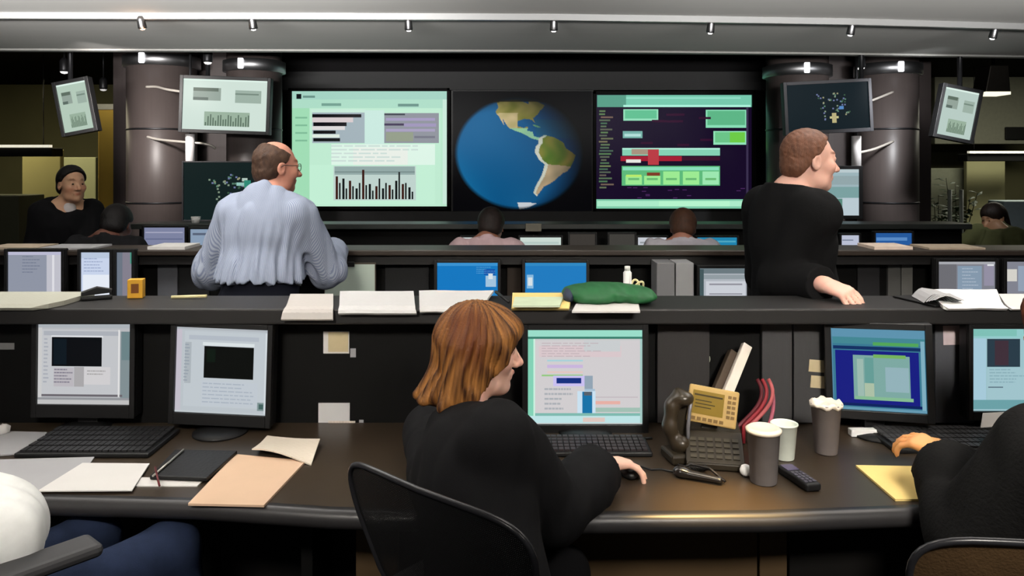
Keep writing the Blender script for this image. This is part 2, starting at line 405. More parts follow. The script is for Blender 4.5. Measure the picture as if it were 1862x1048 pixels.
R1 += [(528, 165, 560, 376, (165, 226, 186)), (560, 165, 800, 376, (196, 240, 214)), (528, 165, 812, 180, (168, 216, 200)), (600, 262, 790, 300, (226, 250, 236)), (640, 268, 740, 300, (238, 244, 236)), (560, 300, 790, 372, (200, 244, 218)), (528, 180, 812, 196, (178, 226, 204)), (804, 180, 812, 372, (206, 238, 222)),
       (536, 170, 545, 179, (20, 26, 30)), (548, 173, 570, 177, (110, 150, 140)), (582, 187, 618, 192, (120, 165, 150)), (722, 188, 760, 193, (110, 150, 140)),
       (563, 198, 662, 204, (205, 240, 222)), (565, 204, 661, 260, (166, 182, 190)), (565, 213, 640, 222, (220, 208, 210)), (565, 229, 625, 236, (226, 222, 222)), (565, 244, 615, 250, (228, 240, 230)),
       (565, 207, 655, 213, (14, 14, 20)), (567, 222, 628, 229, (16, 16, 22)), (567, 237, 608, 243, (18, 18, 22)), (567, 251, 616, 257, (18, 20, 24)),
       (661, 200, 697, 262, (206, 238, 228)), (697, 205, 797, 260, (146, 150, 160)), (697, 206, 735, 209, (60, 66, 76)), (700, 214, 790, 219, (168, 158, 196)), (697, 224, 733, 228, (70, 60, 90)), (733, 224, 792, 230, (162, 152, 190)), (700, 234, 790, 239, (170, 162, 194)), (700, 240, 750, 257, (150, 160, 140)), (752, 247, 790, 251, (120, 122, 136)),
       (604, 302, 755, 365, (196, 216, 210)), (606, 303, 753, 318, (150, 172, 170)), (606, 312, 753, 314, (120, 140, 138))]
bh = [42, 30, 38, 20, 34, 24, 20, 30, 54, 26, 28, 16, 24, 38, 20, 30, 26, 18, 34, 50, 28, 30, 22, 14]
for i, v in enumerate(bh):
    x = 608+i*6.05
    R1.append((x, 363-v, x+(4.2 if i % 2 == 0 else 3.0), 363, (26, 30, 30) if i % 4 else (60, 26, 20)))
for yy in (212, 226, 240, 254): R1.append((534, yy, 556, yy+3, (130, 190, 155)))
R1 += textlines(600, 264, 780, 298, 5, (208, 226, 220), 3)
wall_display('large mint green chart display left of the globe on the video wall', (528, 165, 812, 376), 6, R1, (190, 236, 208))
R2 = [(1087, 172, 1370, 194, (122, 206, 178)), (1087, 172, 1140, 194, (90, 160, 138)), (1135, 190, 1368, 194, (176, 246, 224)), (1140, 176, 1350, 179, (150, 226, 204)),
      (1135, 198, 1199, 219, (150, 226, 190)), (1138, 200, 1196, 215, (100, 196, 150)), (1286, 199, 1361, 232, (140, 226, 186)), (1289, 201, 1358, 227, (96, 186, 138)),
      (1300, 238, 1361, 263, (150, 232, 190)), (1303, 240, 1330, 259, (110, 200, 140)), (1330, 240, 1358, 259, (112, 208, 74)),
      (1134, 238, 1170, 251, (120, 180, 172)), (1137, 243, 1167, 248, (180, 226, 220)), (1133, 269, 1312, 283, (136, 214, 184)), (1133, 269, 1312, 272, (180, 240, 220)), (1150, 271, 1200, 281, (170, 150, 130)),
      (1130, 284, 1242, 293, (168, 28, 52)), (1180, 272, 1200, 300, (190, 60, 70)), (1140, 290, 1167, 296, (236, 236, 230)), (1242, 285, 1312, 292, (60, 16, 44)),
      (1132, 302, 1312, 338, (96, 190, 126)), (1134, 304, 1310, 310, (140, 226, 190))]
for i, x in enumerate((1139, 1173, 1208, 1244, 1280)):
    R2.append((x, 312 if i > 1 else 320, x+30, 336, (160, 240, 150) if i < 4 else (160, 236, 180)))
    R2.append((x+5, 324, x+25, 328, (110, 190, 120)))
R2 += [(1140, 318, 1168, 322, (190, 240, 110)), (1178, 314, 1202, 320, (130, 60, 40)), (1085, 363, 1366, 380, (130, 206, 172)), (1087, 366, 1364, 376, (176, 240, 206)), (1200, 366, 1330, 376, (186, 250, 210)), (1360, 194, 1364, 364, (60, 50, 80))]
rr = random.Random(4)
for i in range(26):
    y = 200+i*5.6
    R2.append((1090+rr.random()*4, y, 1100+rr.random()*20, y+3, (70+rr.randint(0, 50), 92+rr.randint(0, 40), 84)))
for i in range(14):
    x = rr.uniform(1140, 1350); y = rr.uniform(340, 360); R2.append((x, y, x+8, y+1.6, (74, 40, 92)))
for i in range(10):
    x = rr.uniform(1160, 1290); y = rr.uniform(204, 262); R2.append((x, y, x+22, y+4, (52, 14, 46)))
wall_display('large dark purple display with green boxes right of the globe on the video wall', (1085, 171, 1370, 380), 6, R2, (24, 12, 40))
# ---- globe
NA = [(-168, 66), (-156, 71), (-125, 70), (-95, 72), (-82, 68), (-95, 60), (-82, 53), (-78, 62), (-65, 60), (-56, 52), (-66, 45), (-70, 42), (-75, 36), (-81, 31), (-80, 25), (-83, 29), (-90, 30), (-97, 27), (-97, 21), (-91, 19), (-87, 21), (-88, 16), (-83, 15), (-82, 10), (-80, 9.6), (-77, 9), (-78, 6.5), (-82, 7), (-86, 9), (-92, 13), (-97, 15), (-105, 19), (-109, 25), (-113, 31), (-110, 22.5), (-117, 33), (-124, 40), (-124, 48), (-135, 58), (-150, 60), (-165, 55), (-160, 60)]
SA = [(-78, 8), (-72, 12), (-62, 10), (-52, 5), (-50, 0), (-44, -2.5), (-35, -6), (-37, -12), (-39, -18), (-42, -23), (-48, -26), (-54, -34), (-58, -38), (-65, -43), (-66, -50), (-67, -56), (-75, -52), (-75.5, -45), (-74, -37), (-72, -30), (-71, -18), (-77, -14), (-81.5, -6), (-80.5, 0), (-78, 3)]
CU = [(-85, 22), (-80, 23), (-74, 20), (-78, 20), (-82, 22)]
def inpoly(x, y, poly):
    r = np.zeros(x.shape, bool); n = len(poly)
    for i in range(n):
        x1, y1 = poly[i]; x2, y2 = poly[(i+1) % n]
        c = ((y1 > y) != (y2 > y)) & (x < (x2-x1)*(y-y1)/((y2-y1) if y2 != y1 else 1e-9)+x1)
        r ^= c
    return r
def globe_display():
    ext = (822, 164, 1078, 388); x0, y0, x1, y1 = ext; d = VD-0.03
    c = P((x0+x1)/2, (y0+y1)/2, d); w_ = (x1-x0)/FPX*d; h_ = (y1-y0)/FPX*d
    t = thing('wall_display', 'black display showing the blue earth globe in the middle of the video wall', 'screen', (c.x, VD+0.1, c.z-h_/2))
    b = MB(); b.box((0, 0.02, h_/2), (w_+0.04, 0.16, h_+0.02)); b.build('housing', BLK, t, bevel=0.006)
    nx, ny = 200, 176
    gx = (np.arange(nx)+0.5)/nx*(x1-x0)+x0; gy = (np.arange(ny)+0.5)/ny*(y1-y0)+y0
    PX, PY = np.meshgrid(gx, gy)
    u = (PX-945)/119.0; v = -(PY-278)/104.0
    rr2 = u*u+v*v; ins = rr2 < 1.0
    wz = np.sqrt(np.clip(1-rr2, 0, 1)); la0 = math.radians(-7); lo0 = -95.0
    sy = v*math.cos(la0)+wz*math.sin(la0); cz = -v*math.sin(la0)+wz*math.cos(la0)
    lat = np.degrees(np.arcsin(np.clip(sy, -1, 1))); lon = lo0+np.degrees(np.arctan2(u, cz))
    nse = np.sin(lon*0.11+lat*0.07)*0.4+np.sin(lon*0.17-lat*0.21+1.3+np.sin(lat*0.13))*0.4+np.sin(lon*0.37+1.5*np.sin(lat*0.23))*0.25
    oce = np.sin(lon*0.05+1.2*np.sin(lat*0.04))
    img = np.zeros((ny, nx, 3)); img[:] = (3, 3, 6)
    oc = np.stack([18+4*oce+6*v, 84+6*oce-22*u, 132+6*oce-26*u], -1)
    img[ins] = oc[ins]
    def paint(m, colfn):
        m = m & ins
        img[m] = colfn[m]
    land = np.stack([140+26*nse, 134+18*nse, 70+20*nse], -1)
    paint(inpoly(lon, lat, NA) & (lat < 62), land)
    mex = inpoly(lon, lat, NA) & (lat < 38) & (lon < -97)
    paint(mex, np.stack([188+20*nse, 172+14*nse, 124+20*nse], -1))
    ca = inpoly(lon, lat, NA) & (lat < 19)
    paint(ca, np.stack([140+10*nse, 190+10*nse, 150+0*nse], -1))
    paint(inpoly(lon, lat, CU), np.stack([100+0*nse, 150+0*nse, 110+0*nse], -1))
    sa = inpoly(lon, lat, SA)
    paint(sa, np.stack([110+40*nse, 120+14*nse, 52+14*nse], -1))
    paint(sa & (lat < -18), np.stack([170+20*nse, 150+14*nse, 118+10*nse], -1))
    west = sa & inpoly(lon+5, lat, SA) ^ sa
    andes = sa & ~inpoly(lon-3.6, lat, SA)
    paint(andes, np.stack([196+14*nse, 200+10*nse, 184+10*nse], -1))
    paint((lat < -68) & (lon > -100) & (lon < -50), np.stack([200+0*nse, 206+0*nse, 212+0*nse], -1))
    shore = (lon > -80) & (lat > 10) & (lat < 30) & ~inpoly(lon, lat, NA)
    img[shore & ins] = img[shore & ins]*0.8+np.array((40, 110, 100))*0.2
    # sunlight on the pictured earth comes from the lower left
    li = np.clip(1.25*(-0.46*u-0.22*v+0.62*wz+0.42), 0.02, 1.0); li = np.where(lat > 58, li*0.35, li)
    img[ins] = img[ins]*li[ins][:, None]
    edge = np.clip((1-rr2)*9, 0, 1); img[ins] = img[ins]*(0.25+0.75*edge[ins][:, None])
    img = np.clip(img, 0, 255)/255.0
    imgl = np.where(img <= 0.04045, img/12.92, ((img+0.055)/1.055)**2.4)
    # grid mesh with colours at its vertices
    me = bpy.data.meshes.new('screen')
    VX = (gx-x0)/(x1-x0)*w_-w_/2; VZ = h_-(gy-y0)/(y1-y0)*h_
    vs = [(float(a), 0.0, float(z)) for z in VZ for a in VX]
    fs = [(j*nx+i, (j+1)*nx+i, (j+1)*nx+i+1, j*nx+i+1) for j in range(ny-1) for i in range(nx-1)]
    me.from_pydata(vs, [], fs); me.materials.append(screen_mat())
    a = me.color_attributes.new('col', 'FLOAT_COLOR', 'POINT')
    a.data.foreach_set('color', np.concatenate([imgl.reshape(-1, 3), np.ones((nx*ny, 1))], 1).astype(np.float32).ravel())
    o = bpy.data.objects.new('screen', me); COL.objects.link(o); o.parent = t; o.location = (0, -0.066, 0)
globe_display()
# ================================================================== monitors
def monitor(label, ext, d, rects, base, bz=0.018, bot=0.03, ry=0.0, rz=0.0, rx=0.0, stand=None, name='monitor', group=None, thick=0.05, size=None, hood=False, cat='monitor', pole=None, frame=None):
    """screen extent ext in photo pixels at depth d; stand = z of the surface it stands on"""
    x0, y0, x1, y1 = ext
    c = P((x0+x1)/2, (y0+y1)/2, d); w_ = (x1-x0)/FPX*d; h_ = (y1-y0)/FPX*d
    if size: w_, h_ = size
    M = Matrix.Translation(c) @ Matrix.Rotation(rz, 4, 'Z') @ Matrix.Rotation(rx, 4, 'X') @ Matrix.Rotation(ry, 4, 'Y')
    t = thing(name, label, cat, (0, 0, 0), 0, group)
    base_z = stand if stand is not None else c.z-h_/2-bot
    t.location = (c.x, c.y+thick, base_z)
    L = Matrix.Translation(-Vector(t.location)) @ M
    b = MB(); b.box((0, thick/2+0.004, (bz-bot)/2), (w_+2*bz, thick, h_+bz+bot), M=L); b.build('housing', frame or BLK, t, bevel=0.006)
    b = MB(); dp = 0.012
    for sx in (-1, 1): b.box((sx*(w_/2+bz/2), -dp/2+0.004, (bz-bot)/2), (bz, dp, h_+bz+bot), M=L)
    b.box((0, -dp/2+0.004, h_/2+bz/2), (w_, dp, bz), M=L); b.box((0, -dp/2+0.004, -h_/2-bot/2), (w_, dp, bot), M=L)
    b.build('bezel', frame or BLK, t, bevel=0.002)
    s = screen('screen', scr_quads(w_, h_, ext, rects, base), t); s.matrix_local = L @ Matrix.Translation((0, 0.0035, 0))
    if stand is not None:
        b = MB(); hz = c.z-h_/2-stand
        b.box((0, -0.012, max(hz, 0.03)/2+0.02), (0.07, 0.03, max(hz, 0.03)+0.06)); b.build('stand_neck', BLK, t, bevel=0.003)
        b = MB(); b.lathe([(0.0001, 0.0), (0.09, 0.0), (0.09, 0.006), (0.05, 0.013), (0.0001, 0.014)], 28, c=(0, -0.055, 0)); b.build('stand_foot', BLK, t)
    for (px_, z0, z1, r) in (pole or []):
        b = MB(); X_, Y_ = wx(px_, d+0.06)-t.location.x, 0.06+d-t.location.y
        b.tube([(X_, Y_, z0-t.location.z), (X_, Y_, z1-t.location.z)], r, 10)
        b.build('mounting_pole', mat('white post', (226, 222, 222), 0.5, spec=0.3) if r > 0.03 else DARKMET, t)
    return t
ZD = 0.7405
# front row, left pair
ra = [(68, 588, 237, 597, (176, 182, 188)), (68, 597, 75, 738, (206, 206, 206)), (75, 600, 216, 722, (198, 200, 204)), (78, 603, 214, 611, (176, 180, 188)), (218, 603, 236, 735, (132, 146, 150)), (220, 603, 236, 655, (110, 134, 138)), (92, 611, 186, 615, (226, 228, 232)), (93, 614, 184, 667, (12, 14, 18)), (96, 617, 120, 664, (16, 26, 34)), (97, 670, 133, 704, (190, 186, 192)), (134, 668, 152, 704, (172, 170, 172)), (152, 668, 200, 700, (212, 210, 212)), (75, 718, 222, 722, (110, 106, 112)), (68, 724, 236, 728, (150, 152, 156)), (68, 728, 236, 738, (196, 196, 196)), (214, 600, 217, 722, (230, 230, 230))]
ra += textlines(98, 672, 132, 700, 5, (130, 126, 140), 5) + textlines(80, 616, 90, 700, 12, (168, 172, 182), 6)
ra += textlines(160, 673, 198, 684, 2, (170, 168, 168), 8)
monitor('black monitor with grey window and small black picture, leftmost on the front desk', (68, 588, 237, 736), 2.66, ra, (186, 188, 192), rz=0.0, ry=0.01, stand=ZD, bot=0.045)
rb = [(317, 596, 486, 602, (180, 186, 192)), (317, 602, 327, 750, (200, 194, 206)), (332, 605, 482, 742, (196, 204, 210)), (340, 612, 470, 620, (182, 190, 200)), (333, 625, 345, 700, (176, 184, 190)), (366, 624, 462, 630, (222, 230, 232)), (369, 631, 461, 689, (12, 14, 12)), (374, 636, 390, 660, (14, 26, 18)), (366, 695, 470, 740, (196, 204, 212)), (470, 730, 484, 745, (130, 150, 150)), (473, 733, 481, 742, (70, 100, 96)), (482, 604, 487, 755, (214, 222, 226)), (317, 750, 487, 756, (196, 204, 208))]
rb += textlines(368, 698, 468, 738, 6, (172, 182, 194), 9, 0.3) + textlines(334, 628, 344, 698, 12, (150, 160, 172), 10)
monitor('black monitor with grey window and black picture, second from left on the front desk', (317, 597, 487, 753), 2.62, rb, (190, 198, 204), ry=0.03, rz=-0.05, stand=ZD, bot=0.04)
# in front of the bob haired person
rc = [(960, 600, 1168, 613, (158, 226, 206)), (960, 613, 1168, 617, (60, 130, 112)), (960, 617, 970, 772, (134, 214, 186)), (970, 617, 973, 770, (206, 246, 228)), (973, 620, 1164, 752, (214, 210, 212)), (980, 630, 1130, 650, (222, 204, 208)), (1062, 620, 1128, 640, (206, 210, 212)), (995, 655, 1060, 658, (170, 214, 222)), (995, 664, 1060, 670, (206, 186, 226)), (995, 676, 1060, 679, (232, 202, 196)), (985, 682, 1060, 685, (150, 206, 130)), (1006, 684, 1064, 703, (206, 196, 246)), (1012, 688, 1057, 698, (24, 50, 130)), (1063, 684, 1078, 708, (150, 168, 184)), (1063, 708, 1082, 712, (170, 196, 216)), (1050, 712, 1083, 755, (206, 230, 246)), (1059, 713, 1077, 754, (26, 118, 172)), (1062, 713, 1076, 720, (90, 100, 110)), (1083, 722, 1160, 724, (200, 190, 196)), (1083, 730, 1128, 736, (236, 180, 170)), (1083, 742, 1164, 750, (166, 196, 184)), (973, 752, 1166, 757, (130, 190, 180)), (960, 757, 1168, 770, (194, 232, 234)), (1060, 760, 1100, 768, (226, 204, 196)), (1164, 617, 1168, 770, (168, 206, 200))]
rc += textlines(985, 624, 1120, 652, 6, (196, 180, 186), 12, 0.3) + textlines(990, 706, 1045, 750, 5, (176, 180, 186), 13, 0.4)
monitor('black monitor with mint bordered data window in front of the bob haired person', (960, 600, 1168, 772), 2.62, rc, (206, 208, 208), stand=ZD, bot=0.03, bz=0.02)
# blue one at the right
rd = [(1522, 598, 1670, 616, (96, 150, 178)), (1522, 616, 1670, 628, (70, 138, 150)), (1590, 624, 1660, 630, (84, 168, 92)), (1527, 632, 1664, 638, (20, 50, 100)), (1530, 640, 1660, 735, (26, 32, 132)), (1526, 735, 1664, 740, (14, 36, 96)), (1558, 648, 1646, 728, (128, 172, 166)), (1590, 646, 1640, 652, (120, 182, 96)), (1564, 655, 1574, 725, (160, 190, 180)), (1576, 652, 1590, 725, (104, 160, 154)), (1608, 668, 1644, 712, (150, 182, 190)), (1575, 698, 1590, 722, (176, 196, 170)), (1560, 722, 1650, 728, (136, 190, 150)), (1663, 620, 1669, 742, (130, 178, 196)), (1522, 742, 1670, 754, (104, 156, 180)), (1522, 616, 1526, 745, (90, 140, 170))]
monitor('black monitor with blue framed window, right of the tall lidded cup', (1524, 600, 1670, 747), 2.60, rd, (60, 124, 150), stand=ZD, bot=0.03, bz=0.022, rz=-0.30, size=(0.29, 0.277), ry=-0.03)
re_ = [(1768, 598, 1880, 616, (150, 206, 206)), (1768, 600, 1850, 612, (130, 196, 186)), (1768, 616, 1794, 735, (170, 206, 222)), (1796, 617, 1856, 668, (44, 62, 74)), (1810, 620, 1835, 665, (66, 50, 60)), (1796, 670, 1880, 728, (164, 200, 208)), (1798, 704, 1825, 706, (90, 110, 124)), (1768, 728, 1880, 745, (110, 164, 170))]
re_ += textlines(1800, 672, 1870, 700, 5, (140, 176, 186), 20, 0.35)
monitor('black monitor with pale teal window, at the right edge beside the blue grey panel', (1768, 598, 1920, 748), 2.6, re_, (160, 198, 206), stand=ZD, bot=0.03, bz=0.015)
# row 2
D2 = 4.03; Z2 = 0.7805
def mid(label, ext, rects, base, **kw):
    ext2 = (ext[0], ext[1], ext[2], ext[3]); return monitor(label, ext2, D2, rects, base, stand=Z2, bz=0.016, bot=0.02, thick=0.035, **kw)
mid('middle row monitor with pale grey page, leftmost behind the front ledge', (14, 458, 112, 540), [(14, 458, 112, 464, (190, 190, 214)), (84, 464, 112, 540, (196, 196, 206)), (94, 464, 98, 540, (226, 226, 232))]+textlines(40, 466, 78, 500, 6, (118, 126, 146), 22, 0.3), (146, 152, 168))
mid('middle row monitor with bright white page, left of the yellow carton', (147, 459, 200, 545), [(147, 459, 200, 470, (190, 204, 226)), (150, 500, 198, 545, (234, 240, 250))]+textlines(152, 470, 196, 498, 5, (158, 172, 204), 23, 0.3), (204, 216, 240))
mid('middle row monitor with dim lilac page, right of the bright white one', (212, 459, 240, 540), [(212, 459, 222, 540, (110, 120, 134)), (236, 459, 240, 480, (70, 150, 130))], (134, 130, 144))
bl = [(795, 478, 905, 484, (60, 150, 214)), (880, 490, 900, 500, (20, 80, 170)), (883, 502, 902, 522, (166, 200, 226)), (888, 498, 896, 508, (220, 230, 236)), (795, 528, 905, 546, (36, 128, 194))]
bl += textlines(866, 486, 902, 500, 4, (90, 160, 214), 30, 0.3)
mid('middle row monitor with blue desktop, left of the pair with white icon at its right', (795, 478, 905, 548), bl, (22, 122, 196))
bl2 = [(955, 478, 1066, 484, (50, 140, 200)), (958, 500, 970, 525, (140, 190, 226)), (960, 505, 968, 520, (220, 230, 236)), (1000, 530, 1066, 548, (60, 128, 180))]
mid('middle row monitor with blue desktop, right of the pair with white icon at its left', (955, 478, 1066, 548), bl2, (34, 126, 196))
mid('middle row monitor with grey page, below the white papers at right', (1706, 476, 1810, 540), [(1706, 476, 1740, 540, (112, 112, 118)), (1742, 484, 1786, 536, (136, 156, 176)), (1790, 480, 1808, 520, (150, 146, 166)), (1796, 476, 1808, 484, (230, 232, 236)), (1706, 476, 1810, 481, (170, 172, 178))]+textlines(1750, 488, 1780, 530, 7, (170, 184, 200), 24, 0.3), (130, 132, 142))
mid('middle row monitor with pale page, at the right edge of the photo', (1830, 476, 1900, 540), [(1832, 490, 1850, 512, (216, 214, 206)), (1852, 484, 1900, 530, (150, 164, 184))], (132, 134, 146))
mid('middle row display with grey white form, right of the grey binders', (1272, 488, 1358, 552), [(1272, 488, 1358, 498, (110, 124, 130)), (1276, 500, 1356, 508, (150, 160, 166)), (1284, 512, 1356, 552, (206, 210, 218)), (1272, 490, 1280, 550, (70, 90, 94)), (1290, 516, 1350, 519, (150, 150, 160)), (1290, 534, 1350, 536, (140, 140, 150))], (180, 186, 194))
# row 3, tops only show over the middle counter
D3 = 5.62
def far(label, ext, rects, base): return monitor(label, ext, D3, rects, base, stand=0.7405, bz=0.014, bot=0.02, thick=0.035)
def ex3(a, c, y=432): return (a, y, c, y+74)
far('far row monitor with white page, left of the person in pink', ex3(840, 880), [(846, 438, 860, 446, (150, 156, 160))], (212, 222, 222))
far('far row monitor with white page, right of the person in pink', ex3(946, 1020), [(950, 440, 1016, 444, (186, 206, 200))], (206, 222, 214))
far('far row monitor with dark grey page, left of the two dim ones', ex3(1036, 1082, 426), [], (62, 58, 54))
far('far row monitor with dark grey page, right of the two dim ones', ex3(1108, 1154, 426), [], (66, 64, 60))
far('far row monitor with white page, left of the person in grey', ex3(1160, 1212), [(1164, 440, 1204, 443, (150, 156, 160))], (200, 204, 212))
far('far row monitor with blue page, right of the person in grey', ex3(1268, 1340), [(1270, 438, 1338, 441, (80, 170, 196))], (34, 134, 176))
far('far row monitor with lilac page, left side behind the pale papers', ex3(262, 336, 414), [(264, 422, 332, 424, (170, 172, 196)), (264, 434, 332, 436, (100, 108, 140))], (128, 134, 164))
far('far row monitor with pale blue page, left of the person in striped shirt', ex3(346, 386, 417), [(350, 424, 380, 428, (90, 100, 120))], (140, 160, 184))
far('far row monitor with white page, just right of the person in black sweater', ex3(1530, 1562, 428), [(1532, 436, 1552, 438, (120, 130, 150))], (190, 196, 216))
far('far row monitor with deep blue picture, right of the person in black sweater', ex3(1592, 1658, 424), [(1594, 432, 1650, 438, (90, 140, 200)), (1592, 446, 1640, 452, (150, 190, 226))], (40, 92, 160))
# hanging side displays
def hang(label, ext, d, rects, base, pole=None, **kw): return monitor(label, ext, d, rects, base, bz=kw.pop('bz', 0.03), bot=kw.pop('bot', 0.03), thick=0.07, name='hanging_display', cat='screen', pole=pole, **kw)
ch = lambda x0, y0, x1, y1: [(x0, y0, x1, y0+3, (226, 246, 236)), (x0+(x1-x0)*.12, y0+(y1-y0)*.17, x0+(x1-x0)*.45, y0+(y1-y0)*.42, (150, 166, 156)), (x0+(x1-x0)*.12, y0+(y1-y0)*.17, x0+(x1-x0)*.42, y0+(y1-y0)*.24, (96, 112, 100)), (x0+(x1-x0)*.12, y0+(y1-y0)*.36, x0+(x1-x0)*.30, y0+(y1-y0)*.42, (96, 112, 104)), (x0+(x1-x0)*.62, y0+(y1-y0)*.2, x0+(x1-x0)*.93, y0+(y1-y0)*.45, (160, 180, 168)), (x0+(x1-x0)*.62, y0+(y1-y0)*.26, x0+(x1-x0)*.9, y0+(y1-y0)*.29, (120, 140, 128)), (x0+(x1-x0)*.26, y0+(y1-y0)*.64, x0+(x1-x0)*.80, y0+(y1-y0)*.92, (156, 180, 160))] + [(x0+(x1-x0)*(.27+.03*i), y0+(y1-y0)*(.92-.07-.16*abs(math.sin(i*2.3))), x0+(x1-x0)*(.285+.03*i), y0+(y1-y0)*.92, (90, 112, 96)) for i in range(18)]
hang('wide bright chart display hanging above the person in striped shirt', (332, 145, 485, 237), 6.9, ch(332, 145, 485, 237), (212, 230, 220), ry=0.035, pole=[(378, 2.42, 2.95, 0.02)])
hang('narrow chart display hanging tilted at the far left', (109, 150, 163, 238), 6.6, ch(109, 150, 163, 238), (184, 206, 190), ry=-0.19, rz=0.0, pole=[(128, 2.3, 2.95, 0.02)])
hang('narrow chart display hanging tilted at the far right', (1711, 163, 1773, 250), 6.6, ch(1711, 163, 1773, 250), (188, 208, 200), ry=0.2, pole=[(1745, 2.3, 2.95, 0.02)])
def mapr(x0, y0, x1, y1, seed):
    r = random.Random(seed); o = []
    pts = [(.18, .22, .16, .14), (.26, .38, .1, .16), (.3, .55, .06, .2), (.5, .18, .1, .1), (.52, .34, .12, .22), (.64, .2, .22, .16), (.7, .36, .1, .1), (.8, .55, .1, .1), (.44, .3, .06, .05), (.6, .5, .06, .08)]
    for (a, b_, c, e) in pts:
        for k in range(5):
            ax = a+r.uniform(0, c); ay = b_+r.uniform(0, e)
            o.append((x0+(x1-x0)*ax, y0+(y1-y0)*ay, x0+(x1-x0)*(ax+.035), y0+(y1-y0)*(ay+.03), r.choice([(90, 130, 110), (130, 150, 130), (60, 90, 70), (110, 120, 160), (150, 150, 120)])))
    return o
hang('dark world map display hanging above the person in black sweater', (1432, 152, 1580, 236), 6.5, mapr(1470, 150, 1552, 240, 3)+[(1508, 212, 1524, 216, (200, 196, 140)), (1512, 206, 1520, 224, (190, 180, 130)), (1526, 194, 1534, 200, (90, 140, 200))], (22, 34, 40), ry=-0.05, bz=0.028, frame=mat('grey display frame', (70, 70, 74), 0.45, metal=0.3), pole=[(1566, 2.3, 2.95, 0.02)])
hang('dark world map display below the wide bright chart display', (334, 296, 462, 400), 6.96, mapr(360, 296, 462, 400, 5)+[(430, 332, 446, 338, (150, 200, 190)), (440, 324, 450, 330, (180, 200, 190)), (444, 328, 456, 342, (50, 140, 120))], (20, 34, 34), pole=[(346, 1.60, 1.93, 0.042), (346, 1.9, 2.95, 0.012)], bz=0.014, frame=mat('slim grey frame', (52, 52, 54), 0.4, metal=0.3))
hang('pale display behind the face of the person in black sweater', (1490, 308, 1562, 392), 6.6, [(1490, 308, 1562, 314, (190, 206, 210)), (1490, 320, 1562, 336, (150, 170, 174)), (1490, 340, 1562, 360, (126, 164, 164)), (1490, 362, 1532, 392, (90, 140, 126)), (1532, 360, 1562, 392, (190, 206, 214))], (160, 184, 190), pole=[(1557, 1.60, 1.90, 0.04), (1557, 1.88, 2.95, 0.012)], bz=0.03)
